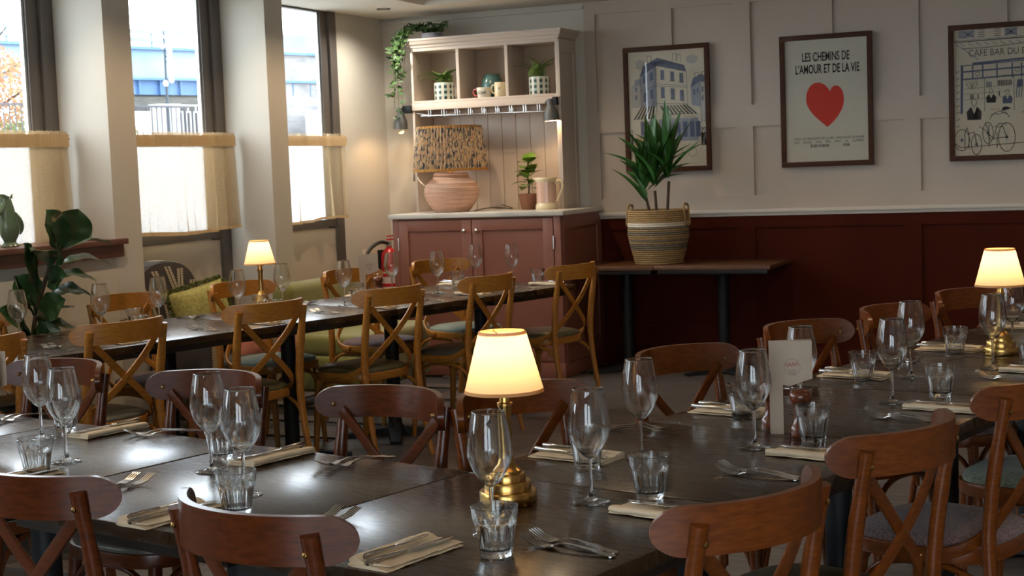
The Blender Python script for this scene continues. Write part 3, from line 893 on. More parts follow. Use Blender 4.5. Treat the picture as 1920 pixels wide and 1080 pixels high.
def proto_knife(name, ln, bw):
    t = thing(name, '-', 'knife')
    h = ln * .46
    MB().tube([(0, -ln / 2, .004), (0, -ln / 2 + .004, .004), (0, -ln / 2 + h * .5, .004), (0, -ln / 2 + h * .9, .004), (0, -ln / 2 + h, .004)], [.004, .0062, .0052, .0042, .0032], 10, flat=.65).build('handle', 'steel', t, smooth=True, angle=60)
    y0 = -ln / 2 + h
    pl = [(-.003, y0), (.003, y0), (bw * .62, y0 + .02), (bw * .62, ln / 2 - .03), (bw * .45, ln / 2 - .008), (0, ln / 2), (-bw * .38, ln / 2 - .012), (-bw * .38, y0 + .012)]
    MB().prism(pl, 'z', .0030, .0048).build('blade', 'steel', t, bevel=.0006)
    return t
def proto_fork():
    t = thing('table_fork', '-', 'fork')
    def zc(y_):
        pts = [(0, .0025), (.02, .004), (.06, .010), (.105, .0135), (.125, .0095), (.145, .0035), (.158, .0035), (.175, .0085), (.20, .020)]
        for i in range(len(pts) - 1):
            if pts[i][0] <= y_ <= pts[i + 1][0]:
                q = (y_ - pts[i][0]) / (pts[i + 1][0] - pts[i][0]); q = q * q * (3 - 2 * q)
                return pts[i][1] + (pts[i + 1][1] - pts[i][1]) * q
        return pts[-1][1]
    ys = [0, .004, .012, .03, .05, .07, .09, .11, .122, .13, .138, .146, .155]
    ws = [.008, .016, .019, .016, .013, .010, .0078, .0068, .0085, .016, .023, .0255, .0252]
    MB().strip([(0, y_ - .1, zc(y_)) for y_ in ys], [(0, 0, 1)] * len(ys), ws, .0024).build('handle', 'steel', t, smooth=True, angle=50)
    for k in range(4):
        x = (k - 1.5) * .0069
        yy = [.153, .165, .178, .190, .201]
        MB().strip([(x, y_ - .1, zc(y_)) for y_ in yy], [(0, 0, 1)] * 5, [.0048, .0044, .0040, .0035, .0018], .0022).build('tine', 'steel', t, smooth=True, angle=50)
    return t
def proto_lamp(watts):
    t = thing('table_lamp', '-', 'lamp')
    MB().lathe([(0, 0), (.058, 0), (.060, .003), (.060, .026), (.058, .029), (.049, .029), (.049, .046), (.047, .049), (.038, .049), (.038, .062), (.036, .065), (.030, .066), (.030, .071), (.024, .076), (.018, .084), (.0145, .096), (.0, .097)], 48).build('base', 'brass', t, smooth=True, angle=35)
    MB().lathe([(.0145, .094), (.0130, .110), (.0125, .190), (.0150, .205), (.0165, .206), (.0165, .212), (.012, .214), (.011, .226), (.020, .228), (.020, .246), (.0, .248)], 32).build('column', 'brass', t, smooth=True, angle=35)
    zb, zt, rb, rtp = .236, .362, .083, .049
    MB().open_lathe([(rb, zb), (rb + (rtp - rb) * .5, (zb + zt) / 2), (rtp, zt)], 56).build('shade', 'shade', t, smooth=True, angle=180)
    for (r, z, dz) in ((rb, zb, .006), (rtp, zt - .006, .006)):
        MB().lathe([(r + .0006, z - .001), (r + .0006 - .0015, z + dz), (r - .001 - .0015, z + dz), (r - .0016, z - .001)], 56, closed=True).build('trim', 'shade_trim', t, smooth=True)
    sp = MB()
    for k in range(3):
        a = 2 * PI * k / 3; sp.tube([(0, 0, zt - .012), (rtp * math.cos(a), rtp * math.sin(a), zt - .004)], .0012, 5)
    sp.build('spider', 'brass', t)
    bl = MB(); bl.lathe([(.0, .250), (.008, .252), (.011, .262), (.014, .28), (.012, .297), (0, .304)], 16).build('bulb', 'bulb', t, smooth=True)
    ld = bpy.data.lights.new('lamp_glow', 'POINT'); ld.energy = watts; ld.color = WARM; ld.shadow_soft_size = .012
    lo = bpy.data.objects.new('lamp_glow', ld); COL.objects.link(lo); lo.parent = t; lo.location = (0, 0, .322)
    return t
wine0, tum0, nap0 = proto_wine(), proto_tumbler(), proto_napkin()
kn0, kb0, fk0, lamp0 = proto_knife('table_knife', .225, .018), proto_knife('butter_knife', .185, .013), proto_fork(), proto_lamp(LAMP_W)
place(lamp0, UV(.280, -.205), .3, 'lit brass table lamp with cream shade on the foreground table', 'lit brass table lamps')
place(lamp0, UV(.415, 2.37), 1.0, 'lit brass table lamp at the right picture edge', 'lit brass table lamps')
place(lamp0, ST(.395, .765), 2.0, 'lit brass table lamp on the far table before the pier', 'lit brass table lamps')

def ang(v): return math.atan2(v.y, v.x) - PI / 2
TOPZ = .7502
def setting(P, facing, where, nap=None, fork=None, wine=None, tum=None, jit=0.0, fork_dir=None):
    f = rot(facing, jit)
    rz = ang(f)
    if nap:
        p = P(*nap, TOPZ)
        place(nap0, p, rz, 'folded cream napkin ' + where, 'cream napkins')
        q = Vector(p)
        sd = Vector((math.cos(rz), math.sin(rz), 0))
        for (k, proto, nm, dx, dy, dz) in ((0, kn0, 'table knife on napkin ', .014, -.005, .0108), (1, kb0, 'butter knife on napkin ', -.012, -.012, .0172)):
            r_ = q + sd * dx + f * dy
            place(proto, (r_.x, r_.y, TOPZ + dz), rz + (.04 if k else -.05), nm + where, 'steel knives')
    if fork:
        p = Vector(P(*fork, TOPZ)); fr = ang(rot(f, fork_dir or 0))
        sd = Vector((math.cos(fr), math.sin(fr), 0)); fd = Vector((-math.sin(fr), math.cos(fr), 0))
        for k, nm in ((0, 'inner'), (1, 'outer')):
            r_ = p + sd * (.016 - .032 * k) + fd * (-.010 * k)
            place(fk0, (r_.x, r_.y, TOPZ), fr + (.05 if k else -.06), nm + ' steel fork ' + where, 'steel forks')
    if wine: place(wine0, P(*wine, TOPZ), random.uniform(0, 6), 'empty wine glass ' + where, 'stemmed wine glasses')
    if tum: place(tum0, P(*tum, TOPZ), random.uniform(0, 6), 'faceted glass tumbler ' + where, 'faceted tumblers')
setting(UV, -VX_, 'on the far side at the left picture edge', fork=(-1.72, -.03))
setting(UV, -VX_, 'before the chair behind the two leftmost wine glasses', nap=(-1.262, -.045), fork=(-1.085, .0), wine=(-1.33, -.215), tum=(-1.40, -.085), fork_dir=-35)
setting(UV, VX_, 'at the near left corner of the picture', nap=(-.90, -.585), wine=(-.997, -.375), tum=(-.92, -.515))
setting(UV, -VX_, 'on the far side of the table with window glare', nap=(-.545, -.097), fork=(-.31, -.05), wine=(-.56, -.28), tum=(-.665, -.155), fork_dir=-15)
setting(UV, VX_, 'before the bottom left corner chair', nap=(-.27, -.642), fork=(-.615, -.53), wine=(-.285, -.425), tum=(-.164, -.555))
setting(UV, VX_, 'before the bottom edge chair, in front of the lamp', nap=(.375, -.632), fork=(.045, -.545), wine=(.415, -.43), tum=(.515, -.547), fork_dir=-8)
setting(UV, -UX_, 'before the first right-side chair', nap=(.627, -.141), fork=(.605, -.445), wine=(.43, -.118), tum=(.514, -.022), jit=-2)
setting(UV, -UX_, 'before the second right-side chair', nap=(.629, .519), fork=(.605, .27), wine=(.452, .55), tum=(.539, .69))
setting(UV, -UX_, 'before the chair cut by the right picture edge', nap=(.66, 1.25), fork=(.60, 1.065), wine=(.486, 1.295), tum=(.562, 1.455))
setting(UV, -UX_, 'beside the lamp at the right picture edge', nap=(.655, 2.015), fork=(.62, 1.835), wine=(.503, 2.045), tum=(.575, 2.20))
setting(UV, UX_, 'behind the foreground lamp', nap=(.134, .25), fork=(.085, .63), wine=(.28, .312), tum=(.221, .172), fork_dir=10)
setting(UV, UX_, 'left of the menu card', nap=(.16, .955), fork=(.13, 1.36), wine=(.335, 1.04), tum=(.22, .915))
setting(UV, UX_, 'behind the menu card', nap=(.183, 1.71), fork=(.16, 2.10), wine=(.346, 1.765), tum=(.242, 1.642))
setting(UV, UX_, 'left of the right-hand lamp base', nap=(.215, 2.42), wine=(.40, 2.53), tum=(.262, 2.352))
setting(UV, UX_, 'behind the right-hand lamp', nap=(.235, 3.15), fork=(.20, 3.42))
# far table
setting(ST, FN_, 'before the chair cut by the left edge at the far table', nap=(-1.58, .12))
setting(ST, FN_, 'before the far-table chair nearest the fig plant', nap=(-.93, .16), fork=(-1.20, .20), wine=(-.80, .47), tum=(-.72, .29))
setting(ST, FN_, 'before the chair in front of the small far lamp', nap=(-.12, .15), fork=(-.44, .20), wine=(.02, .50), tum=(.06, .27))
setting(ST, FN_, 'before the chair in front of the far menu', nap=(.66, .15), fork=(.345, .22), wine=(.685, .435), tum=(.735, .245))
setting(ST, FN_, 'before the chair above the foreground lamp', nap=(1.40, .15), fork=(1.03, .14), wine=(1.405, .43), tum=(1.50, .25))
setting(ST, FN_, 'before the cabinet-end chair, near side', nap=(2.05, .15), fork=(1.81, .15), wine=(2.05, .42), tum=(2.08, .25))
setting(ST, -FN_, 'on the window side beside the fig plant', nap=(-1.33, .73), fork=(-.93, .70), wine=(-1.15, .585), tum=(-1.42, .62))
setting(ST, -FN_, 'on the window side before the fringed cushion', nap=(-.42, .745), fork=(-.10, .73), wine=(-.425, .545), tum=(-.50, .635))
setting(ST, -FN_, 'on the window side by the small far lamp', nap=(.255, .745), fork=(.66, .74), wine=(.425, .63), tum=(.265, .625))
setting(ST, -FN_, 'on the window side by the far menu card', nap=(1.12, .745), wine=(1.27, .66), tum=(.95, .62), fork=(1.50, .74))
setting(ST, -FN_, 'on the window side at the cabinet end', nap=(1.89, .745), wine=(1.98, .65), tum=(1.80, .64), fork=(2.05, .76))

# pepper mills and menus
def proto_mill(name, h):
    t = thing(name, '-', 'pepper mill')
    k = h / .12
    MB().lathe([(0, 0), (.026, 0), (.027, .004 * k), (.027, .022 * k), (.024, .026 * k), (.020, .034 * k), (.0165, .048 * k), (.016, .058 * k), (.019, .068 * k), (.0195, .071 * k), (0, .072 * k)], 32).build('body', 'mill', t, smooth=True, angle=40)
    MB().lathe([(0, .0725 * k), (.018, .0725 * k), (.019, .077 * k), (.026, .084 * k), (.029, .094 * k), (.027, .105 * k), (.018, .113 * k), (.006, .116 * k), (0, .116 * k)], 32).build('head', 'mill', t, smooth=True, angle=40)
    MB().lathe([(.0055, .115 * k), (.0055, .119 * k), (.0075, .121 * k), (.0075, .125 * k), (.004, .128 * k), (0, .128 * k)], 16).build('knob', 'chrome', t, smooth=True, angle=40)
    return t
mill0 = proto_mill('pepper_mill', .125)
place(mill0, UV(.482, .738, TOPZ), 0, 'cherry wood pepper mill right of the foreground menu card', 'wooden mills')
place(mill0, UV(.368, .80, TOPZ), 0, 'cherry wood salt mill left of the foreground menu card', 'wooden mills')
place(mill0, ST(1.10, .60, TOPZ), 0, 'cherry wood pepper mill before the far menu card', 'wooden mills')
def proto_menu():
    t = thing('menu_card', '-', 'menu')
    W_, H_ = .108, .238
    # front leaf with the lower corner cut away for the mill; back leaf behind it
    MB().prism([(-W_ / 2, 0), (-W_ / 2 + .034, 0), (-W_ / 2 + .034, H_ * .53), (-W_ / 2 + .05, H_ * .515), (W_ / 2, H_ * .60), (W_ / 2, H_), (-W_ / 2, H_)], 'y', -.0006, .0006).build('front_leaf', 'menu', t)
    b = MB(); b.x = Matrix.Translation((-W_ / 2, 0, 0)) @ Matrix.Rotation(.32, 4, 'Z')
    b.prism([(0, 0), (.034, 0), (.034, H_ * .53), (.05, H_ * .515), (W_, H_ * .60), (W_, H_), (0, H_)], 'y', -.0006, .0006).build('back_leaf', 'menu', t)
    # printed round emblem: ring of strokes and a script flourish
    e = MB()
    cx, cz, r = .004, H_ * .72, .021
    for k in range(22):
        a0 = 2 * PI * k / 22; a1 = a0 + .17
        e.add([(cx + r * math.cos(a0), -.0009, cz + r * math.sin(a0)), (cx + r * math.cos(a1), -.0009, cz + r * math.sin(a1)), (cx + (r - .0015) * math.cos(a1), -.0009, cz + (r - .0015) * math.sin(a1)), (cx + (r - .0015) * math.cos(a0), -.0009, cz + (r - .0015) * math.sin(a0))], [(0, 1, 2, 3)])
    e.build('emblem_ring', 'menu_grey', t)
    s_ = MB()
    s_.strip([(cx - .017 + .034 * q, -.0009, cz + .004 + .005 * math.sin(q * 24) + .005 * q) for q in [k / 30 for k in range(31)]], [(0, -1, 0)] * 31, .0016, .0003)
    s_.build('emblem_script', 'menu_ink', t)
    g = MB()
    for k in range(3): g.box(cx - .012 + .002 * k, cx + .012 - .002 * k, -.001, -.0007, cz - .009 - .005 * k, cz - .0075 - .005 * k)
    g.build('emblem_lines', 'menu_grey', t)
    return t
menu0 = proto_menu()
place(menu0, UV(.453, .745, TOPZ), A + .35, 'kraft menu card standing between the two mills', 'standing menu cards')
place(menu0, ST(1.13, .70, TOPZ), math.radians(28), 'kraft menu card on the far table before the extinguisher', 'standing menu cards')
place(menu0, UV(-1.53, -.25, TOPZ), A + .2, 'kraft menu card cut by the left picture edge', 'standing menu cards')

# ------------------------------------------------------------------ dresser corner
DX0, DX1, DYF, DYB, DZ = -5.07, -3.785, 9.285, 10.04, 1.142
cab = thing('dresser_cabinet', 'terracotta painted two-door cabinet under the marble top', 'cabinet', (DX0, DYF, 0))
CW, CD = DX1 - DX0, DYB - DYF
bx('side_panel', 'terracotta_cab', cab, 0, .02, .03, CD, 0, 1.11)
bx('side_panel', 'terracotta_cab', cab, CW - .02, CW, .03, CD, 0, 1.11)
bx('back_panel', 'terracotta_cab', cab, .02, CW - .02, CD - .02, CD, 0, 1.11)
bx('bottom_panel', 'terracotta_cab', cab, .02, CW - .02, .03, CD - .02, .09, .11)
bx('shadow_liner', 'gap', cab, .02, CW - .02, .028, .034, .1, 1.10)
for nm, q in (('face_frame', (0, .045, 0, .03, .1, 1.11)), ('face_frame', (CW - .05, CW, 0, .03, .1, 1.11)), ('face_frame', (.045, CW - .05, 0, .03, 1.098, 1.11)), ('face_frame', (.045, CW - .05, 0, .03, .1, .112))):
    bx(nm, 'terracotta_cab', cab, *q, bevel=.002)
bx('plinth', 'terracotta_cab', cab, -.004, CW + .008, -.01, CD, 0, .1, bevel=.004)
# right flank framing
bx('flank_rail', 'terracotta_cab', cab, CW, CW + .012, .03, CD, 1.02, 1.11)
bx('flank_rail', 'terracotta_cab', cab, CW, CW + .012, .03, CD, .1, .2)
bx('flank_stile', 'terracotta_cab', cab, CW, CW + .012, .03, .11, .2, 1.02)
bx('flank_stile', 'terracotta_cab', cab, CW, CW + .012, CD - .08, CD, .2, 1.02)
def door(x0, x1, knob_x, hinge_x):
    z0, z1 = .115, 1.094
    d = MB().box(x0 + .07, x1 - .07, .006, .02, z0 + .075, z1 - .075).build('door', 'terracotta_cab', cab)
    for q in ((x0, x0 + .075, z0, z1), (x1 - .075, x1, z0, z1), (x0 + .075, x1 - .075, z1 - .075, z1), (x0 + .075, x1 - .075, z0, z0 + .08)):
        MB().box(q[0], q[1], -.004, .022, q[2], q[3]).build('door_frame', 'terracotta_cab', d, bevel=.0025)
    k = MB(); k.x = Matrix.Translation((knob_x, -.004, 1.019)) @ Matrix.Rotation(PI / 2, 4, 'X')
    k.lathe([(.008, 0), (.006, .01), (.007, .014), (.0155, .018), (.017, .024), (.014, .030), (0, .033)], 20).build('knob', 'chrome', d, smooth=True, angle=50)
    for z in (.28, .93):
        MB().tube([(hinge_x, -.008, z - .045), (hinge_x, -.008, z + .045)], .0055, 8).build('hinge', 'steel', d, smooth=True)
mid = -4.448 - DX0
door(.049, mid - .003, -4.498 - DX0, .046)
door(mid + .003, CW - .054, -4.403 - DX0, CW - .052)
ct = MB().box(DX0 - .025, DX1 + .03, DYF - .02, DYB, 1.110, DZ).build('marble_counter', 'marble', None, bevel=.005)
tag(ct, 'pale marble worktop on the terracotta cabinet', 'worktop')

# upper shelf unit
SX0, SX1, SY, SYB = -5.10, -3.935, 9.72, 10.04
un = thing('dresser_shelf_unit', 'blush painted shelf unit with three open compartments above the marble', 'shelf unit', (SX0, SY, DZ))
UW, UD = SX1 - SX0, SYB - SY
zz = lambda z: z - DZ
bx('side_panel', 'dresser', un, 0, .018, 0, UD, 0, zz(2.33), bevel=.002)
bx('side_panel', 'dresser', un, UW - .024, UW, 0, UD, 0, zz(2.33), bevel=.002)
bx('flank_stile', 'dresser', un, UW, UW + .008, .0, .055, 0, zz(2.33))
bx('flank_stile', 'dresser', un, UW, UW + .008, UD - .05, UD, 0, zz(2.33))
bx('flank_rail', 'dresser', un, UW, UW + .008, .055, UD - .05, zz(2.24), zz(2.33))
bx('shelf', 'dresser', un, .018, UW - .024, 0, UD - .015, zz(1.935), zz(1.953), bevel=.002)
bx('shelf_rail', 'dresser', un, .0, UW - .0, -.008, .016, zz(1.885), zz(1.934), bevel=.003)
bx('top_board', 'dresser', un, .0, UW, -.004, UD, zz(2.312), zz(2.345), bevel=.002)
for xa in (-4.732, -4.347): bx('divider', 'dresser', un, xa - SX0, xa + .024 - SX0, .002, UD - .015, zz(1.953), zz(2.312), bevel=.002)
bx('upper_back', 'dresser_in', un, .018, UW - .024, UD - .014, UD - .004, zz(1.885), zz(2.312))
cp = [(0, 2.336), (-.012, 2.338), (-.014, 2.352), (-.026, 2.362), (-.034, 2.382), (-.040, 2.388), (-.040, 2.402), (.0, 2.402)]
c_ = MB()
vs = []; fs = []
# mitred cornice running front and down both flanks
rows = []
for (o_, z) in cp:
    rows.append([(0 + o_, UD, zz(z)), (0 + o_, o_, zz(z)), (UW - o_, o_, zz(z)), (UW - o_, UD, zz(z))])
for r in rows: vs += r
n_ = len(cp)
for i in range(n_):
    for k in range(3):
        fs.append((i * 4 + k, i * 4 + k + 1, ((i + 1) % n_) * 4 + k + 1, ((i + 1) % n_) * 4 + k))
c_.add(vs, fs).build('cornice', 'dresser', un)
bx('dust_board', 'dresser', un, 0, UW, 0, UD, zz(2.385), zz(2.397))
# tongue and groove boards behind the counter
nb = 10
for k in range(nb):
    a = .018 + (UW - .042) * k / nb; b = .018 + (UW - .042) * (k + 1) / nb
    bx('board', 'dresser', un, a + .0015, b - .0015, UD - .022, UD - .006, 0, zz(1.885), bevel=.003)
# stemware rack of bent wire under the shelf
rk = MB()
for k in range(9):
    x = .135 + k * .108
    for dx in (-.009, .009):
        rk.tube([(x + dx, .01, zz(1.883)), (x + dx, .01, zz(1.838)), (x + dx, .27, zz(1.834)), (x + dx, .27, zz(1.880))], .0028, 6)
rk.build('glass_rack', 'steel', un, smooth=True, angle=50)
MB().tube([(.06, .02, zz(1.845)), (UW - .06, .02, zz(1.832))], .003, 6).build('rack_bar', 'steel', un)
sc_ = MB().tube([(.01, .02, zz(1.87)), (.10, .03, zz(1.85)), (.22, .03, zz(1.845)), (.33, .05, zz(1.858))], .003, 6)
sc_.build('rack_brace', 'steel', un, smooth=True)

# two clamp spot lamps
def spot(loc, tilt, label):
    t = thing('spot_lamp', label, 'spot lamp', loc, 0, 'grey spot lamps on the dresser')
    mx_ = Matrix.Rotation(tilt[0], 4, 'X') @ Matrix.Rotation(tilt[1], 4, 'Y')
    s_ = MB(); s_.x = mx_
    s_.open_lathe([(.012, 0), (.023, -.002), (.0245, -.035), (.03, -.055), (.045, -.085), (.052, -.115), (.0535, -.155)], 32)
    s_.build('shade', 'spot_grey', t, smooth=True, angle=50)
    i_ = MB(); i_.x = mx_
    i_.open_lathe([(.022, -.03), (.028, -.055), (.043, -.085), (.0505, -.115), (.0525, -.154)], 32).build('reflector', 'spot_in', t, smooth=True, angle=60)
    b = MB(); b.x = mx_
    b.lathe([(0, -.05), (.010, -.055), (.022, -.085), (.02, -.105), (0, -.115)], 16).build('bulb', 'bulb', t, smooth=True)
    k = MB(); k.tube([(-.034, 0, -.022), (-.02, 0, -.022)], .010, 12).build('tilt_knob', 'spot_grey', t, smooth=True)
    return t, mx_
for (loc, arm, tl, lab) in (((-5.185, 9.70, 1.912), 1, (.06, .10), 'grey spot lamp at the window end of the dresser'), ((-3.995, 9.69, 1.915), -1, (.02, -.05), 'grey spot lamp at the poster end of the dresser')):
    t, mx_ = spot(loc, tl, lab)
    ex = (.085 if arm == 1 else .055)
    MB().box(min(.02, ex), max(.02, ex), -.012, .03, -.045, .012).build('clamp', 'iron', t, bevel=.004)
    ld = bpy.data.lights.new('spot_beam', 'POINT'); ld.energy = SPOT_W; ld.color = WARM; ld.shadow_soft_size = .012
    lo = bpy.data.objects.new('spot_beam', ld); COL.objects.link(lo); lo.parent = t
    lo.matrix_local = mx_ @ Matrix.Translation((0, 0, -.128))

# big pleated lamp
t = thing('pleated_table_lamp', 'ribbed clay lamp with a pleated paisley shade on the marble', 'lamp', (-4.748, 9.60, DZ))
pf = []
for k in range(96):
    q = k / 95
    r = .122 + .078 * math.sin(PI * min(1, q * 1.0) * .92 + .02) ** .9 if q < .93 else .13
    r = [.122, .142, .160, .176, .188, .196, .199, .197, .188, .168, .140, .126, .124][min(12, int(q * 12))] * (1 - (q * 12 % 1)) + [.122, .142, .160, .176, .188, .196, .199, .197, .188, .168, .140, .126, .124][min(12, int(q * 12) + 1)] * (q * 12 % 1)
    saw = (q * 9.5) % 1
    pf.append((r + .011 * (saw) ** 3 - .003, q * .285))
MB().lathe([(0, 0)] + pf + [(0, .285)], 64).build('body', 'clay', t, smooth=True, angle=50)
MB().lathe([(.02, .28), (.02, .33), (0, .33)], 16).build('neck', 'brass', t, smooth=True)
zb, zt, rb, rp_ = .293, .615, .267, .228
npl = 64
def plr(a, z): return 1 + .026 * math.sin(a * npl)
MB().open_lathe([(rb + (rp_ - rb) * q, zb + (zt - zb) * q) for q in (0, .25, .5, .75, 1)], npl * 4, rf=plr).build('shade', 'pleat', t, smooth=True, angle=60)
for (r, z) in ((rb, zb), (rp_, zt - .018)):
    MB().lathe([(r * 1.016, z), (r * 1.014, z + .018), (r * .985, z + .018), (r * .985, z)], 64, closed=True).build('trim', 'orange_trim', t, smooth=True, angle=50)
MB().lathe([(0, .33), (.015, .335), (.03, .37), (.026, .40), (0, .42)], 16).build('bulb', 'bulb', t, smooth=True)
ld = bpy.data.lights.new('lamp_glow', 'POINT'); ld.energy = .9; ld.color = WARM; ld.shadow_soft_size = .03
lo = bpy.data.objects.new('lamp_glow', ld); COL.objects.link(lo); lo.parent = t; lo.location = (0, 0, .45)
MB().tube(smoothpath([(-.17, 0, .17), (-.25, .05, .20), (-.33, .12, .25), (-.36, .2, .30)]), .004, 6).build('cord', 'cable_w', t, smooth=True)
tag(MB().tube(smoothpath([(-4.58, 9.62, DZ + .004), (-4.50, 9.75, DZ + .02), (-4.42, 9.93, DZ + .004), (-4.52, 9.97, DZ + .03)]), .003, 6).build('power_cable', 'rubber', None, smooth=True), 'thin dark cable behind the pleated lamp', 'cable')

# small leaf helper
def leaf(mb, base, tip, width, up=(0, 0, 1), n=7, curl=.0, fold=.12, wave=0.0, tipw=.5):
    """leaf blade from base to tip; curl bends it along up; fold lifts the two halves"""
    B, T = Vector(base), Vector(tip); d = T - B; ln = d.length; d.normalize()
    up = Vector(up); up = (up - d * up.dot(d))
    if up.length < 1e-4: up = Vector((1, 0, 0)) - d * d.x
    up.normalize(); s_ = d.cross(up)
    vs = []; fs = []
    for i in range(n + 1):
        q = i / n
        wq = width * .5 * (math.sin(PI * q ** tipw) ** .8 if 0 < q < 1 else 0.02)
        c = B + d * (ln * q) + up * (curl * ln * math.sin(PI * q) )
        wv = wave * math.sin(q * 17)
        for k, a in enumerate((-1, -.5, 0, .5, 1)):
            vs.append(tuple(c + s_ * (wq * a) + up * (fold * wq * abs(a) + wv * abs(a) * (1 if a > 0 else -1) * width)))
    for i in range(n):
        for k in range(4):
            fs.append((i * 5 + k, i * 5 + k + 1, (i + 1) * 5 + k + 1, (i + 1) * 5 + k))
    mb.add(vs, fs)
    return mb
def leaf_part(parent, mt, *a, **k):
    o = leaf(MB(), *a, **k).build('leaf', mt, parent, smooth=True, angle=180)
    return o

# potted peperomia
t = thing('potted_peperomia', 'small green plant in a terracotta pot on the marble', 'plant', (-4.205, 9.74, DZ))
MB().lathe([(0, 0), (.052, 0), (.060, .03), (.074, .105), (.076, .106), (.073, .112), (.068, .108), (.064, .095), (0, .095)], 32).build('pot', 'terracotta', t, smooth=True, angle=40)
MB().tube([(0, 0, .09), (.004, 0, .16), (-.006, 0, .25), (.004, 0, .34)], .006, 6).build('stem', 'bark', t)
rnd = random.Random(4)
for k in range(20):
    q = k / 19; a = k * 2.4
    z = .15 + .20 * q
    r = .135 * (1 - .35 * q) * rnd.uniform(.75, 1.1)
    leaf_part(t, 'leaf_pep', (.012 * math.cos(a), .012 * math.sin(a), z), (r * math.cos(a), r * math.sin(a), z + rnd.uniform(-.04, .05) + .02 * q), .105, curl=.10, fold=.12)
# jug
t = thing('pink_jug', 'pink fluted jug with a cream rim and handle on the marble', 'jug', (-4.035, 9.66, DZ))
MB().lathe([(0, 0), (.076, 0), (.079, .006), (.079, .028), (.073, .036), (.071, .046), (0, .046)], 40).build('foot', 'cream_glaze', t, smooth=True, angle=40)
MB().open_lathe([(.070, .046), (.069, .10), (.068, .195)], 96, rf=lambda a, z: 1 + .02 * abs(math.sin(a * 8))).build('body', 'pink_glaze', t, smooth=True, angle=50)
rm = MB(); seg = 48; vs = []; fs = []
for (r, z) in ((.069, .19), (.073, .205), (.076, .222), (.074, .224), (.069, .21), (.066, .19)):
    for k in range(seg):
        a = 2 * PI * k / seg
        lip = max(0, math.cos(a - PI)) ** 6 * .028 * max(0, (z - .19) / .03)
        vs.append(((r + lip) * math.cos(a), (r + lip) * math.sin(a), z))
for i in range(5):
    for k in range(seg):
        fs.append((i * seg + k, i * seg + (k + 1) % seg, (i + 1) * seg + (k + 1) % seg, (i + 1) * seg + k))
rm.add(vs, fs).build('rim', 'cream_glaze', t, smooth=True, angle=60)
MB().tube(smoothpath([(.066, 0, .175), (.088, 0, .198), (.116, 0, .195), (.127, 0, .165), (.115, 0, .125), (.09, 0, .085), (.082, 0, .065), (.072, 0, .055)]), .0085, 10).build('handle', 'cream_glaze', t, smooth=True)

# things in the compartments
def check_pot(loc, label, leaves, seedn):
    t = thing('checked_planter', label, 'planter', loc, 0, 'checked planters in the dresser')
    MB().lathe([(0, 0), (.071, 0), (.073, .004), (.073, .124), (.070, .126), (.066, .122), (.064, .10), (0, .10)], 48).build('pot', 'white_glaze', t, smooth=True, angle=40)
    g = MB(); h = MB()
    def patch(mb, a0, a1, z0, z1, r):
        n = 4; vs = []
        for z in (z0, z1):
            for k in range(n + 1):
                a = a0 + (a1 - a0) * k / n; vs.append((r * math.cos(a), r * math.sin(a), z))
        mb.add(vs, [(k, k + 1, n + 2 + k, n + 1 + k) for k in range(n)])
    for k in range(11):
        a = 2 * PI * k / 11
        patch(g, a, a + 2 * PI / 22, 0.002, .122, .0734)
        for z in (0.004, .044, .084): patch(h, a, a + 2 * PI / 22, z, z + .022, .0738)
    g.build('mint_stripes', 'mint_glaze', t, smooth=True, angle=180); h.build('dark_checks', 'dkgreen', t, smooth=True, angle=180)
    rnd = random.Random(seedn)
    for (dx, dy, dz, wd) in leaves:
        leaf_part(t, 'leaf_fern', (rnd.uniform(-.015, .015), rnd.uniform(-.015, .015), .105), (dx * 1.2, dy, .115 + dz * 1.15), wd * 2.3, curl=.18, fold=.3, n=9)
check_pot((-4.872, 9.80, 1.953), 'mint checked planter with a leafy plant in the left compartment',
          [(-.19, -.02, .06, .035), (-.15, -.05, .03, .04), (-.11, .03, .08, .04), (.12, 0, .09, .045), (.09, -.05, .05, .05), (.10, .05, .10, .04), (-.06, -.06, .03, .05), (0, -.07, .06, .05), (.03, .02, .10, .05), (-.15, .02, .10, .012), (.06, -.06, .02, .045)], 2)
check_pot((-4.118, 9.80, 1.953), 'mint checked planter with upright leaves in the right compartment',
          [(-.18, -.02, .08, .018), (-.16, .02, .10, .015), (-.09, 0, .15, .045), (-.05, -.04, .11, .045), (.04, .03, .12, .04), (.15, -.01, .12, .035), (.02, -.05, .09, .05), (.06, -.03, .08, .045), (-.02, .03, .10, .05), (.10, .02, .09, .03)], 5)
t = thing('cafe_mug', 'white mug lettered Cafe with a red handle', 'mug', (-4.537, 9.77, 1.953))
MB().lathe([(0, 0), (.044, 0), (.047, .004), (.056, .070), (.054, .072), (.051, .068), (.044, .008), (0, .008)], 40).build('body', 'white_glaze', t, smooth=True, angle=40)
MB().tube(smoothpath([(-.052, 0, .058), (-.078, 0, .060), (-.088, 0, .040), (-.076, 0, .020), (-.048, 0, .014)]), .006, 8).build('handle', 'red_glaze', t, smooth=True)
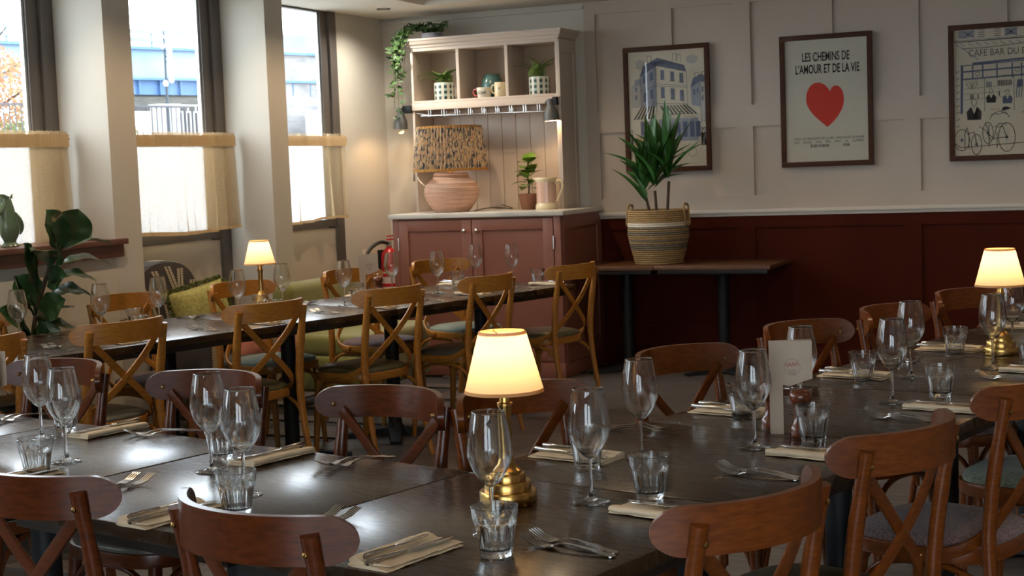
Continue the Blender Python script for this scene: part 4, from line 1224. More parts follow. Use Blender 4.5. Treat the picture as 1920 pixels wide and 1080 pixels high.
def text(body, parent, loc, rx, size, mt, width=None, align='CENTER', shear=0.0, name='lettering', bold=0.0, rz=0.0):
    cu = bpy.data.curves.new(name, 'FONT'); cu.body = body; cu.size = size; cu.align_x = align; cu.shear = shear; cu.extrude = .0002; cu.offset = bold
    cu.resolution_u = 3
    cu.materials.append(M[mt])
    o = bpy.data.objects.new(name, cu); COL.objects.link(o); o.parent = parent
    o.location = loc; o.rotation_euler = (rx, 0, rz)
    if width:
        bpy.context.view_layer.update()
        if o.dimensions.x > 0: o.scale.x = width / o.dimensions.x
    bpy.context.view_layer.update()
    me = bpy.data.meshes.new_from_object(o.evaluated_get(bpy.context.evaluated_depsgraph_get()))
    q = bpy.data.objects.new(name, me); COL.objects.link(q); q.parent = parent
    q.location = o.location; q.rotation_euler = o.rotation_euler; q.scale = o.scale
    bpy.data.objects.remove(o)
    return q
text('Café', t, (0.004, -.0555, .026), PI / 2 - .14, .030, 'ink', width=.062, shear=.35, bold=.0004)
t = thing('cream_mug', 'tall cream mug right of the Cafe mug', 'mug', (-4.405, 9.765, 1.953))
MB().lathe([(0, 0), (.043, 0), (.045, .004), (.045, .100), (.0435, .102), (.041, .098), (.040, .008), (0, .008)], 40).build('body', 'cream_glaze', t, smooth=True, angle=40)
MB().tube(smoothpath([(-.042, 0, .082), (-.064, 0, .082), (-.072, 0, .055), (-.062, 0, .030), (-.042, 0, .026)]), .0055, 8).build('handle', 'cream_glaze', t, smooth=True)
MB().lathe([(.0, 0), (.008, 0), (.008, .0006), (0, .0006)], 14).build('print', 'menu_grey', t).matrix_local = Matrix.Translation((.008, -.0447, .058)) @ Matrix.Rotation(PI / 2, 4, 'X')
tag(MB().lathe([(0, 0), (.050, 0), (.070, .02), (.085, .06), (.078, .11), (.062, .15), (.056, .158), (.064, .170), (.060, .172), (.052, .158), (0, .155)], 40).build('teal_vase', 'teal_glaze', None, smooth=True, angle=50, loc=(-4.535, 9.905, 1.953)), 'rounded teal vase behind the two mugs', 'vase')

# trailing plant on top of the dresser
t = thing('trailing_plant', 'trailing green vine in a blue dish on top of the dresser', 'plant', (-4.955, 9.80, 2.402))
MB().lathe([(0, 0), (.07, 0), (.078, .004), (.078, .04), (.074, .042), (.07, .036), (0, .034)], 32).build('dish', 'wash_blue', t, smooth=True, angle=40)
rnd = random.Random(11)
vines = []
for k in range(9):
    a = rnd.uniform(-.5, .9)
    x1 = -.16 - rnd.uniform(0, .10); y1 = -.12 + rnd.uniform(-.04, .03)
    ln = [.62, .52, .45, .36, .30, .24, .2, .15, .1][k]
    vines.append(smoothpath([(0, -.02, .04), (-.07, y1 * .4, .09), (x1 * .85, y1 * .8, .04), (x1, y1, -.10), (x1 + rnd.uniform(-.03, .03), y1, -.05 - ln)], 7))
for k in range(7):
    a = rnd.uniform(0, 6.28); r = rnd.uniform(.05, .14)
    vines.append(smoothpath([(0, 0, .04), (r * .5 * math.cos(a), r * .5 * math.sin(a), .08), (r * math.cos(a), r * math.sin(a), .07 + rnd.uniform(0, .06))], 5))
for v in vines:
    MB().tube(v, .0018, 5).build('stem', 'leaf_vine', t)
lv = 0
for v in vines:
    step = max(1, int(len(v) / 15))
    for i in range(1, len(v), 1):
        for _ in range(1):
            d = Vector((rnd.uniform(-1, 1), rnd.uniform(-1, .4), rnd.uniform(-.6, .5))).normalized()
            p = v[i]
            p = p + Vector((rnd.uniform(-.018, .018), rnd.uniform(-.02, .01), 0))
            leaf_part(t, 'leaf_vine', p, p + d * rnd.uniform(.040, .060), .030, up=(rnd.uniform(-1, 1), -1, rnd.uniform(-.3, 1)), n=3, fold=.2)
            lv += 1

# fire extinguisher and its sign
t = thing('fire_extinguisher', 'red fire extinguisher with black hose beside the cabinet', 'fire extinguisher', (-5.41, 9.835, .36))
MB().lathe([(0, 0), (.055, 0), (.062, .01), (.064, .03), (.064, .44), (.058, .475), (.035, .505), (.02, .515), (.02, .53), (0, .53)], 32).build('cylinder', 'red_paint', t, smooth=True, angle=40)
MB().open_lathe([(.0646, .20), (.0646, .34)], 32).build('label_band', 'white_label', t, smooth=True)
MB().open_lathe([(.0648, .30), (.0648, .325)], 32).build('label_stripe', 'red_paint', t, smooth=True)
MB().open_lathe([(.0648, .225), (.0648, .25)], 32).build('label_stripe', 'red_paint', t, smooth=True)
v_ = MB().box(-.018, .018, -.018, .018, .525, .565); v_.build('valve', 'steel', t, bevel=.004)
MB().box(-.012, .012, -.02, .075, .572, .584).box(-.010, .010, -.02, .065, .598, .608).build('lever', 'red_paint', t, bevel=.003)
MB().tube(smoothpath([(0, -.02, .55), (0, -.10, .565), (0, -.20, .555), (-.005, -.30, .51), (-.01, -.35, .43), (-.01, -.36, .33), (-.01, -.34, .22)]), .013, 10).build('hose', 'rubber', t, smooth=True)
MB().box(-.088, -.06, -.03, .03, .15, .5).build('bracket', 'iron', t)
tag(MB().box(XW, XW + .006, 9.59, 9.93, .56, .875).build('wall_sign', 'sign_cream', None, bevel=.002), 'cream sign plate on the wall behind the extinguisher hose', 'sign')
tag(MB().box(-5.13, -5.122, 9.72, 9.8, 1.37, 1.45).build('wall_socket', 'cable_w', None, bevel=.003), 'white plug by the lamp cord at the dresser side', 'socket')

# ------------------------------------------------------------------ basket with dracaena
t = thing('dracaena_plant', 'green dracaena in a striped seagrass basket on the side table', 'plant', (-3.23, 9.70, .7502))
def brad(z): return .158 + .042 * min(1, z / .20) + .006 * math.sin(z * 9)
nr = 26
for k in range(nr):
    z = .008 + k * .0142
    r = brad(z)
    mt = 'basket' if k < 6 or k > 19 else 'basket_white' if k in (18, 19) else ('basket_grey' if k in (7, 8, 9, 11, 14, 15, 17) else 'basket')
    MB().lathe([(r + .0072 * math.cos(a), z + .0078 * math.sin(a)) for a in [2 * PI * j / 8 for j in range(8)]], 48, closed=True, rf=lambda a, z: 1 + .004 * math.sin(a * 60)).build('rope_coil', mt, t, smooth=True, angle=60)
MB().lathe([(0, .002), (.155, .002), (.155, .012), (0, .012)], 32, closed=True).build('basket_base', 'basket', t)
MB().lathe([(0, .31), (.19, .31), (.19, .315), (0, .315)], 32, closed=True).build('soil', 'soil', t)
for sx in (-1, 1):
    MB().tube(smoothpath([(sx * .205, -.05, .33), (sx * .20, -.045, .395), (sx * .195, 0, .405), (sx * .20, .045, .395), (sx * .205, .05, .33), (sx * .212, .04, .27), (sx * .212, -.04, .27), (sx * .205, -.05, .33)]), .008, 8).build('handle', 'basket', t, smooth=True)
rnd = random.Random(21)
canes = [((-.055, .02, .31), (-.085, .0, .47), .52), ((.0, -.02, .31), (-.01, -.02, .50), .66), ((.06, .02, .31), (.085, .0, .56), .66)]
for ci, (b, tp, ztop) in enumerate(canes):
    MB().tube([b, tp], .0105, 8).build('cane', 'bark', t, smooth=True)
    nl = (13, 17, 15)[ci]
    for k in range(nl):
        a = k * 2.39 + ci
        q = k / (nl - 1)
        el = .45 + 1.05 * q + rnd.uniform(-.1, .1)
        ln = rnd.uniform(.34, .44) if ci else rnd.uniform(.26, .34)
        base = Vector(tp) + Vector((0, 0, .02 + .10 * q))
        d = Vector((math.cos(a) * math.cos(el), math.sin(a) * math.cos(el) * .6, math.sin(el)))
        tip = base + d * ln
        leaf_part(t, 'leaf_drac', base, tip, rnd.uniform(.058, .076), up=Vector((-d.x, -d.y - .4, 1.2)), curl=.10 if el < .9 else .03, fold=.35, n=8, tipw=.75)
# one long low leaf at the left
leaf_part(t, 'leaf_drac', (-.07, -.02, .42), (-.31, -.05, .66), .045, up=(0.3, -.5, 1), curl=.10, fold=.3)
leaf_part(t, 'leaf_drac', (-.06, -.05, .45), (-.12, -.08, .60), .04, up=(0.3, -1, .5), curl=.02, fold=.3)
leaf_part(t, 'leaf_drac', (.08, -.02, .60), (.34, -.03, .84), .05, up=(-.3, -.8, 1), curl=.04, fold=.3)

# ------------------------------------------------------------------ posters
def poster(x0, x1, z0, z1, label, paper):
    t = thing('framed_poster', label, 'poster', (x0, YB - .008, z0), 0, 'framed posters on the panelled wall')
    W_, H_ = x1 - x0, z1 - z0; fwid = .034
    for q in ((0, W_, 0, fwid), (0, W_, H_ - fwid, H_), (0, fwid, fwid, H_ - fwid), (W_ - fwid, W_, fwid, H_ - fwid)):
        MB().box(q[0], q[1], -.026, 0, q[2], q[3]).build('frame_bar', 'poster_frame', t, bevel=.003)
    MB().box(fwid * .7, W_ - fwid * .7, -.010, -.004, fwid * .7, H_ - fwid * .7).build('sheet', paper, t)
    MB().box(fwid * .8, W_ - fwid * .8, -.0155, -.0135, fwid * .8, H_ - fwid * .8).build('glazing', 'poster_glass', t)
    return t, W_, H_
YS = -.0104
class Art:
    """flat print: filled shapes and pen strokes on a poster sheet"""
    def __init__(s, W_, H_): s.W, s.H, s.b, s.k = W_, H_, {}, 0
    def m(s, c):
        if c not in s.b: s.b[c] = MB()
        s.k += 1
        return s.b[c]
    def P(s, p): return (p[0] * s.W, YS - .0000025 * s.k - .0002 * ('ink' in s.c) , p[1] * s.H)
    def fill(s, c, pts):
        s.c = c; mb = s.m(c); mb.add([s.P(p) for p in pts], [tuple(range(len(pts)))])
    def line(s, c, pts, w_=.0022):
        s.c = c; mb = s.m(c)
        P3 = [s.P(p) for p in pts]
        for a, b in zip(P3[:-1], P3[1:]):
            d = Vector(b) - Vector(a)
            if d.length < 1e-6: continue
            n = Vector((-d.z, 0, d.x)).normalized() * w_ / 2
            e = d.normalized() * w_ * .3
            a_, b_ = Vector(a) - e, Vector(b) + e
            mb.add([a_ + n, b_ + n, b_ - n, a_ - n], [(0, 1, 2, 3)])
    def arc(s, c, cx, cz, rx, rz, a0=0, a1=2 * PI, n=24, w_=.0022):
        s.line(c, [(cx + rx * math.cos(a0 + (a1 - a0) * k / n), cz + rz * math.sin(a0 + (a1 - a0) * k / n)) for k in range(n + 1)], w_)
    def done(s, t):
        for c, mb in s.b.items():
            mb.build({'ink': 'ink_drawing', 'ink_blue': 'blue_linework', 'wash_blue': 'blue_wash', 'wash_pale': 'grey_wash', 'wash_warm': 'warm_wash', 'paper': 'highlights', 'red_ink': 'red_print'}.get(c, 'print'), c, t)
# poster 1: corner house sketch
t, W_, H_ = poster(-3.563, -2.935, 1.374, 2.255, 'framed sketch of a Paris corner house behind the dracaena', 'paper')
a = Art(W_, H_)
for (x, z, rx, rz) in ((.20, .87, .06, .03), (.80, .88, .07, .035), (.22, .84, .08, .02)):
    a.fill('wash_pale', [(x + rx * math.cos(k * .5), z + rz * math.sin(k * .5)) for k in range(13)])
a.fill('wash_blue', [(.20, .52), (.38, .52), (.38, .84), (.20, .77)])
a.fill('wash_pale', [(.09, .52), (.20, .52), (.20, .72), (.09, .70)])
a.fill('wash_blue', [(.12, .69), (.20, .70), (.20, .75), (.13, .74)])
a.fill('wash_blue', [(.79, .52), (.89, .50), (.89, .70), (.78, .66)])
a.fill('wash_pale', [(.89, .38), (.97, .38), (.97, .70), (.89, .70)])
a.fill('ink_blue', [(.78, .66), (.89, .70), (.97, .69), (.96, .74), (.90, .76), (.81, .73)])
a.fill('ink_blue', [(.19, .765), (.385, .845), (.40, .905), (.23, .845)])
a.fill('ink_blue', [(.385, .845), (.73, .785), (.71, .835), (.40, .905)])
for (x, z) in ((.25, .815), (.32, .845), (.45, .86), (.56, .84), (.66, .815)):
    a.fill('paper', [(x - .018, z - .02), (x + .018, z - .022), (x + .018, z + .012), (x, z + .026), (x - .018, z + .014)])
    a.line('ink', [(x - .018, z - .02), (x - .018, z + .014), (x, z + .026), (x + .018, z + .012), (x + .018, z - .022)], .0016)
for (x, z, h) in ((.28, .865, .06), (.58, .875, .055), (.62, .87, .05), (.83, .73, .04), (.91, .745, .03)):
    a.line('ink', [(x, z), (x, z + h), (x + .05, z + h), (x + .05, z)], .003)
for p in ([(.38, .52), (.38, .845)], [(.20, .52), (.19, .765)], [(.74, .53), (.735, .785)], [(.19, .765), (.385, .845), (.735, .785)], [(.20, .765), (.23, .845), (.40, .905), (.71, .835), (.73, .785)], [(.38, .685), (.74, .66)], [(.38, .70), (.74, .675)], [(.20, .655), (.38, .685)], [(.38, .545), (.74, .53)], [(.97, .38), (.97, .70)], [(.89, .38), (.89, .70)]):
    a.line('ink', p, .0024)
for r, (z, h) in enumerate(((.735, .075), (.59, .085))):
    for k, x in enumerate((.455, .57, .675)):
        zz_ = z - .016 * k
        a.fill('ink_blue', [(x - .022, zz_), (x + .022, zz_ - .004), (x + .022, zz_ + h - .004), (x - .022, zz_ + h)])
        a.fill('paper', [(x - .006, zz_ + .004), (x + .006, zz_ + .003), (x + .006, zz_ + h - .006), (x - .006, zz_ + h - .005)])
        a.line('ink', [(x - .03, zz_), (x + .03, zz_ - .005)], .003)
    for k, x in enumerate((.245, .325)):
        zz_ = z - .03 + .02 * k
        a.fill('ink_blue', [(x - .018, zz_), (x + .018, zz_ + .01), (x + .018, zz_ + h), (x - .018, zz_ + h - .01)])
for (x, z) in ((.82, .60), (.86, .61), (.915, .62), (.95, .62), (.915, .55), (.95, .55), (.14, .64), (.14, .58)):
    a.fill('ink_blue', [(x - .009, z), (x + .009, z), (x + .009, z + .04), (x - .009, z + .04)])
# awnings
for k in range(9):
    q0, q1 = k / 9, (k + .55) / 9
    a.fill('ink' if True else 'ink', [(.42 + .33 * q0, .525), (.42 + .33 * q1, .525), (.47 + .40 * q1, .45), (.47 + .40 * q0, .45)])
for k in range(6):
    q0, q1 = k / 6, (k + .55) / 6
    a.fill('ink', [(.20 + .17 * q0, .525), (.20 + .17 * q1, .525), (.10 + .25 * q1, .425), (.10 + .25 * q0, .425)])
a.line('ink', [(.47, .45), (.87, .45), (.87, .43), (.47, .43), (.47, .45)], .002)
a.line('ink', [(.10, .425), (.36, .435), (.38, .52)], .002)
a.fill('wash_blue', [(.18, .24), (.36, .24), (.36, .41), (.18, .41)])
a.fill('ink_blue', [(.19, .30), (.26, .30), (.26, .40), (.19, .40)])
a.fill('wash_blue', [(.40, .24), (.86, .24), (.86, .42), (.40, .42)])
for x in (.44, .52, .60, .68, .76, .83): a.fill('ink_blue', [(x, .27), (x + .05, .27), (x + .05, .39), (x, .39)])
a.fill('wash_warm', [(.09, .21), (.34, .19), (.32, .27), (.13, .29)])
rnd = random.Random(3)
for k in range(40):
    x, z = rnd.uniform(.08, .34), rnd.uniform(.19, .28)
    a.line('ink_blue' if k % 2 else 'red_ink', [(x, z), (x + rnd.uniform(-.02, .02), z + rnd.uniform(0, .04))], .0018)
for x in (.08, .90, .93, .40, .47):
    a.fill('ink', [(x - .012, .20), (x + .012, .20), (x + .015, .29), (x, .315), (x - .015, .29)])
    a.arc('ink', x, .33, .012, .010, n=10, w_=.004)
for x in (.12, .26, .62, .78):
    a.arc('ink', x, .15, .05, .036, w_=.002)
a.done(t)
# poster 2: heart
t, W_, H_ = poster(-2.441, -1.821, 1.374, 2.257, 'framed poster with a large red heart and French title', 'paper_grey')
a = Art(W_, H_)
hp = []
def bez(p0, p1, p2, p3, n=16):
    return [tuple((1 - q) ** 3 * p0[i] + 3 * (1 - q) ** 2 * q * p1[i] + 3 * (1 - q) * q * q * p2[i] + q ** 3 * p3[i] for i in (0, 1)) for q in [k / n for k in range(n)]]
hp = bez((.508, .296), (.40, .36), (.28, .43), (.28, .51)) + bez((.28, .51), (.28, .645), (.45, .685), (.542, .567)) + bez((.542, .567), (.575, .635), (.69, .62), (.69, .50)) + bez((.69, .50), (.69, .42), (.60, .35), (.508, .296))
a.fill('red_ink', hp)
a.done(t)
text('LES CHEMINS DE', t, (W_ * .50, YS - .0004, H_ * .800), PI / 2, .083, 'ink', width=.317, bold=.0018)
text('L’AMOUR ET DE LA VIE', t, (W_ * .515, YS - .0004, H_ * .708), PI / 2, .083, 'ink', width=.43, bold=.0018)
text('DANS LES MÉANDRES DE LA VIE, L’AMOUR EST LE PHARE', t, (W_ * .52, YS - .0004, H_ * .205), PI / 2, .022, 'ink', width=.47)
text('QUI     GUIDE     NOS     PAS     VERS     LA     LUMIÈRE.', t, (W_ * .52, YS - .0004, H_ * .178), PI / 2, .022, 'ink', width=.47)
text('ÉLISE DUBOIS', t, (W_ * .42, YS - .0004, H_ * .148), PI / 2, .024, 'ink', width=.125, bold=.0006)
text('1938', t, (W_ * .705, YS - .0004, H_ * .148), PI / 2, .024, 'ink', width=.042, bold=.0006)
# poster 3: cafe with bicycles
t, W_, H_ = poster(-1.334, -.71, 1.376, 2.251, 'framed ink drawing of a cafe bar with bicycles', 'paper')
a = Art(W_, H_)
a.fill('wash_blue', [(.10, .90), (.20, .90), (.20, .955), (.10, .955)])
for x in (.20, .62, .95):
    a.fill('wash_blue', [(x - .06, .905), (x + .06, .905), (x + .06, .955), (x - .06, .955)])
    a.line('ink', [(x - .06, .955), (x + .06, .90)], .003); a.line('ink', [(x - .06, .90), (x + .06, .955)], .003); a.arc('ink', x, .928, .012, .009, n=12, w_=.003)
for x in (.30, .46, .80):
    for k in range(4): a.line('ink', [(x, .905 + k * .016), (x + .06, .907 + k * .016)], .004)
a.line('ink', [(.06, .875), (.97, .885)], .006); a.line('ink_blue', [(.06, .885), (.97, .895)], .003)
a.line('ink', [(.14, .825), (.35, .825), (.6, .835), (.97, .855)], .004)
a.line('wash_blue', [(.08, .86), (.30, .74)], .006)
for k in range(10): a.line('wash_blue', [(.12 + .08 * k, .865), (.16 + .08 * k, .845)], .006)
a.fill('ink_blue', [(.24, .705), (.97, .73), (.97, .745), (.24, .72)])
for x in (.12, .13): a.line('ink_blue', [(x, .35), (x + .01, .70)], .009)
a.line('ink_blue', [(.12, .70), (.97, .72)], .006); a.line('ink_blue', [(.14, .655), (.97, .675)], .010); a.line('ink_blue', [(.15, .60), (.97, .62)], .010)
for x in (.24, .34, .48, .63, .72, .86): a.line('ink_blue', [(x, .60), (x, .70)], .009)
for (x, z) in ((.29, .635), (.68, .65)): a.arc('ink', x, z, .022, .014, n=14, w_=.003)
a.arc('ink', .23, .585, .055, .055, PI, 2 * PI, w_=.003)
for k in range(5): a.line('ink', [(.19 + .02 * k, .585), (.23, .535)], .002)
for k in range(9): a.line('ink', [(.49 + .016 * k, .545), (.49 + .016 * k, .58)], .006)
for k in range(3): a.line('ink_blue', [(.38 + .02 * k, .54), (.38 + .02 * k, .57)], .007)
for z in (.53, .49, .45): a.line('ink', [(.15, z), (.60, z + .012)], .002)
for (x, z) in ((.22, .455), (.24, .455), (.29, .455), (.5, .47)): a.line('ink', [(x, z), (x, z + .03)], .007)
a.line('ink', [(.355, .36), (.355, .60)], .003); a.line('ink', [(.645, .36), (.645, .61)], .003)
# dog-like silhouette on the wall, people, bicycles
a.fill('ink_blue', [(.67, .52), (.73, .53), (.735, .57), (.715, .59), (.70, .575), (.69, .585), (.675, .57)])
for x in (.675, .70, .725): a.line('ink_blue', [(x, .53), (x - .01, .45)], .006)
def person(x, z, s_, coat):
    a.fill(coat, [(x - .045 * s_, z), (x + .045 * s_, z), (x + .05 * s_, z + .04 * s_), (x + .02 * s_, z + .065 * s_), (x, z + .03 * s_), (x - .02 * s_, z + .065 * s_), (x - .05 * s_, z + .04 * s_)])
    a.arc('ink', x, z + .085 * s_, .018 * s_, .018 * s_, n=14, w_=.003)
person(.42, .42, 1.0, 'ink'); person(.58, .41, 1.0, 'ink_blue'); person(.25, .30, 1.5, 'ink'); person(.88, .33, 1.2, 'wash_blue')
for p in ([(.40, .30), (.44, .34), (.50, .335), (.56, .35), (.60, .31)], [(.42, .33), (.50, .36), (.57, .335)], [(.72, .34), (.78, .36), (.86, .33)], [(.30, .25), (.36, .22), (.42, .14)], [(.36, .28), (.40, .18)]):
    a.line('ink', p, .004)
a.fill('ink', [(.52, .355), (.58, .365), (.62, .375), (.56, .39), (.53, .38)])
a.fill('ink', [(.76, .385), (.82, .405), (.84, .42), (.79, .42), (.765, .41)])
def wheel(x, z, rx, rz):
    a.arc('ink', x, z, rx, rz, n=32, w_=.0045); a.arc('ink', x, z, .010, .008, n=8, w_=.005)
    for k in range(12): a.line('ink_blue', [(x, z), (x + rx * math.cos(k * .524), z + rz * math.sin(k * .524))], .0010)
wheel(.125, .155, .075, .078); wheel(.27, .12, .052, .075); wheel(.385, .20, .052, .078); wheel(.57, .165, .082, .105); wheel(.80, .20, .055, .075); wheel(.93, .22, .05, .07)
for p in ([(.155, .09), (.155, .20), (.175, .245), (.195, .20), (.195, .09)], [(.395, .10), (.395, .26)], [(.475, .09), (.475, .20)], [(.385, .20), (.44, .155), (.52, .165), (.57, .165)], [(.44, .155), (.47, .24), (.53, .245), (.57, .165)], [(.45, .24), (.50, .265), (.56, .262)], [(.19, .20), (.25, .21), (.27, .12)], [(.86, .12), (.86, .26)], [(.80, .20), (.87, .24), (.93, .22)], [(.06, .13), (.11, .10), (.97, .13)]):
    a.line('ink', p, .0045)
a.line('wash_warm', [(.42, .37), (.50, .375)], .008)
rnd = random.Random(5)
for k in range(60):
    x, z = rnd.uniform(.08, .95), rnd.uniform(.06, .62); a.line('wash_blue', [(x, z), (x + rnd.uniform(.01, .05), z + rnd.uniform(-.008, .008))], .0016)
for k in range(9): a.line('ink', [(.075, .25 + k * .05), (.105, .262 + k * .05)], .004)
a.done(t)
text('CAFE BAR DU BREST', t, (W_ * .57, YS - .0004, H_ * .765), PI / 2, .062, 'ink', width=.46, bold=-.0004)

# ------------------------------------------------------------------ window-side furniture
sill_z = 1.1462
t = thing('fish_jug', 'green glazed fish-shaped jug on the window sill', 'jug', (-5.30, 5.735, sill_z))
bd = MB(); prof = [(.045, 0), (.048, .004), (.040, .014), (.030, .022), (.034, .034), (.046, .055), (.054, .085), (.053, .115), (.046, .145), (.040, .175), (.036, .205), (.032, .232), (.030, .250)]
vs = []; fs = []; seg = 32
prof2 = prof + [(.024, .250), (.024, .20), (.03, .08), (.0, .06)]
for (r, z) in prof2:
    bend = .018 * max(0, (z - .1) / .15) ** 1.5
    for k in range(seg):
        a_ = 2 * PI * k / seg
        rim = .022 * math.cos(a_) * max(0, (z - .2) / .05) if z > .2 else 0
        vs.append((r * math.cos(a_) * .85, r * math.sin(a_) * 1.05 - bend, z - rim * .6 + 0 * rim))
for i in range(len(prof2) - 1):
    for k in range(seg):
        fs.append((i * seg + k, i * seg + (k + 1) % seg, (i + 1) * seg + (k + 1) % seg, (i + 1) * seg + k))
bd.add(vs, fs).build('body', 'jug_green', t, smooth=True, angle=60)
MB().tube(smoothpath([(.01, -.03, .225), (.012, -.06, .185), (.014, -.066, .175), (.01, -.058, .16), (.01, -.045, .13)]), [.012 + .004 * math.sin(k * .25) for k in range(25)], 10).build('fish_mouth', 'jug_green', t, smooth=True)
MB().tube(smoothpath([(.045, .0, .17), (.055, .02, .13), (.05, .035, .09), (.04, .03, .06)]), [.004 + .008 * math.sin(PI * k / 18) for k in range(19)], 8, flat=.5).build('fin', 'jug_green', t, smooth=True)
MB().tube([(.0, .025, .243), (.0, .036, .262)], [.012, .003], 8, flat=.4).build('tail_tip', 'jug_green', t)

# fiddle-leaf fig
t = thing('fiddle_leaf_fig', 'fiddle-leaf fig with large glossy leaves below the left window', 'plant', (-5.0, 5.50, 0))
org = Vector((-5.0, 5.50, 0))
MB().lathe([(0, 0), (.10, 0), (.13, .02), (.145, .26), (.15, .27), (.14, .275), (.13, .25), (0, .25)], 32).build('pot', 'terracotta', t, smooth=True, angle=40)
MB().lathe([(0, .25), (.13, .25), (.13, .254), (0, .254)], 24, closed=True).build('soil', 'soil', t)
st = [Vector(p) - org for p in [(-5.0, 5.50, .25), (-5.0, 5.52, .70), (-5.0, 5.587, .90), (-5.0, 5.70, 1.10), (-5.0, 5.765, 1.17)]]
MB().tube(smoothpath(st, 4), .011, 8).build('trunk', 'bark', t, smooth=True)
FL_ = [([-5.0, 5.771, 1.13], [-4.93, 5.815, 1.325], .17, (1, -.35, 0), -.03), ([-5.0, 5.747, 1.11], [-4.95, 5.610, 1.327], .145, (1, .15, 0), .03), ([-4.98, 5.749, 1.13], [-4.90, 5.655, 1.297], .07, (1, -1.2, 0), .0),
       ([-5.0, 5.790, 1.12], [-4.90, 6.025, 1.130], .11, (.1, .1, 1), .14), ([-5.0, 5.720, 1.05], [-4.88, 5.975, 1.035], .105, (.2, 0, 1), .12), ([-5.0, 5.660, .985], [-4.86, 5.835, .965], .115, (.3, 0, 1), .12),
       ([-5.0, 5.625, .90], [-4.86, 5.785, .90], .13, (.4, 0, 1), .13), ([-5.0, 5.579, .82], [-4.93, 5.745, .845], .095, (.2, .2, 1), .06), ([-5.0, 5.535, .74], [-4.88, 5.705, .735], .12, (.3, 0, 1), .14),
       ([-5.0, 5.605, .92], [-4.92, 5.415, 1.18], .13, (1, .3, .2), -.06), ([-5.0, 5.545, .82], [-4.93, 5.345, 1.03], .10, (.8, .2, .6), -.05), ([-5.0, 5.66, 1.03], [-4.90, 5.445, 1.14], .11, (.3, -.2, 1), .16),
       ([-4.99, 5.69, 1.05], [-4.90, 5.60, 1.16], .08, (.6, -.3, .6), .12), ([-5.0, 5.56, .78], [-4.90, 5.40, .92], .12, (.7, .2, .7), .05), ([-5.0, 5.53, .68], [-4.88, 5.40, .74], .12, (.4, .2, 1), .1),
       ([-5.0, 5.56, .80], [-4.84, 5.58, .90], .12, (.2, -1, .5), .05), ([-5.0, 5.64, .96], [-4.86, 5.62, 1.02], .10, (.3, -1, .5), .06), ([-5.0, 5.52, .66], [-4.85, 5.55, .76], .13, (.3, -1, .5), .08), ([-5.0, 5.58, .86], [-5.06, 5.50, 1.02], .13, (1, -.3, .2), .0), ([-5.0, 5.52, .70], [-4.96, 5.26, .88], .12, (.8, .2, .5), .06)]
for (b, tp, wd, up, cu) in FL_:
    o = leaf(MB(), Vector(b) - org, Vector(tp) - org, wd * 1.3, up=up, n=12, curl=cu, fold=.22, wave=.035, tipw=1.25).build('leaf', 'leaf_fig', t, smooth=True, angle=180)

# armchairs
def rounded_box(x0, x1, y0, y1, z0, z1, r=.05, n=4):
    mb = MB()
    bmm = bmesh.new()
    bmesh.ops.create_cube(bmm, size=1)
    for v in bmm.verts:
        v.co.x = x0 if v.co.x < 0 else x1; v.co.y = y0 if v.co.y < 0 else y1; v.co.z = z0 if v.co.z < 0 else z1
    bmesh.ops.bevel(bmm, geom=bmm.edges[:], offset=r, segments=n, affect='EDGES', profile=.5)
    bmm.verts.index_update()
    mb.add([tuple(v.co) for v in bmm.verts], [tuple(v.index for v in f.verts) for f in bmm.faces])
    bmm.free()
    return mb
t = thing('leaf_print_armchair', 'charcoal armchair with cream leaf stripes by the middle window', 'armchair', (-5.06, 6.95, 0))
# arched back: thick slab with a rounded top, in the y-z plane
def arch(hw, zt_, z0, n=20):
    p = [(-hw, z0)]
    for k in range(n + 1):
        a_ = PI - PI * k / n
        p.append((hw * math.copysign(abs(math.cos(a_)) ** .8, math.cos(a_)), zt_ - .34 + .34 * math.sin(a_) ** .8))
    p.append((hw, z0)); return p
MB().prism(arch(.33, .985, .15), 'x', -.36, -.22).build('backrest', 'armdark', t, bevel=.03)
rounded_box(-.24, .30, -.25, .25, .30, .44, .04).build('seat_cushion', 'armdark', t, smooth=True, angle=60)
for sy in (-1, 1):
    rounded_box(-.26, .30, sy * .25 - .06 * (sy < 0) - .02, sy * .25 + .06 * (sy > 0) + .02, .12, .60, .04).build('arm', 'armdark', t, smooth=True, angle=60)
rounded_box(-.30, .28, -.25, .25, .12, .30, .02).build('skirt', 'armdark', t, smooth=True, angle=60)
for (x, y_) in ((-.3, -.24), (-.3, .24), (.25, -.24), (.25, .24)): MB().tube([(x, y_, .12), (x, y_, 0)], [.02, .014], 8).build('leg', 'bark', t)
def frond(z0, z1, y0, y1, x, n=12, side=None):
    """one cream stripe with jagged leaf edge on the back or the front"""
    mb = MB(); L_ = []; R_ = []
    n = n * 4
    for k in range(n * 2 + 1):
        q = k / (n * 2); z = z0 + (z1 - z0) * q; yc = y0 + (y1 - y0) * q ** 2
        wj = .021 + .012 * (k % 3) / 2
        L_.append((x, yc - wj, z)); R_.append((x, yc + wj, z))
    vs = L_ + R_; m_ = len(L_)
    return mb.add(vs, [(k, k + 1, m_ + k + 1, m_ + k) for k in range(m_ - 1)])
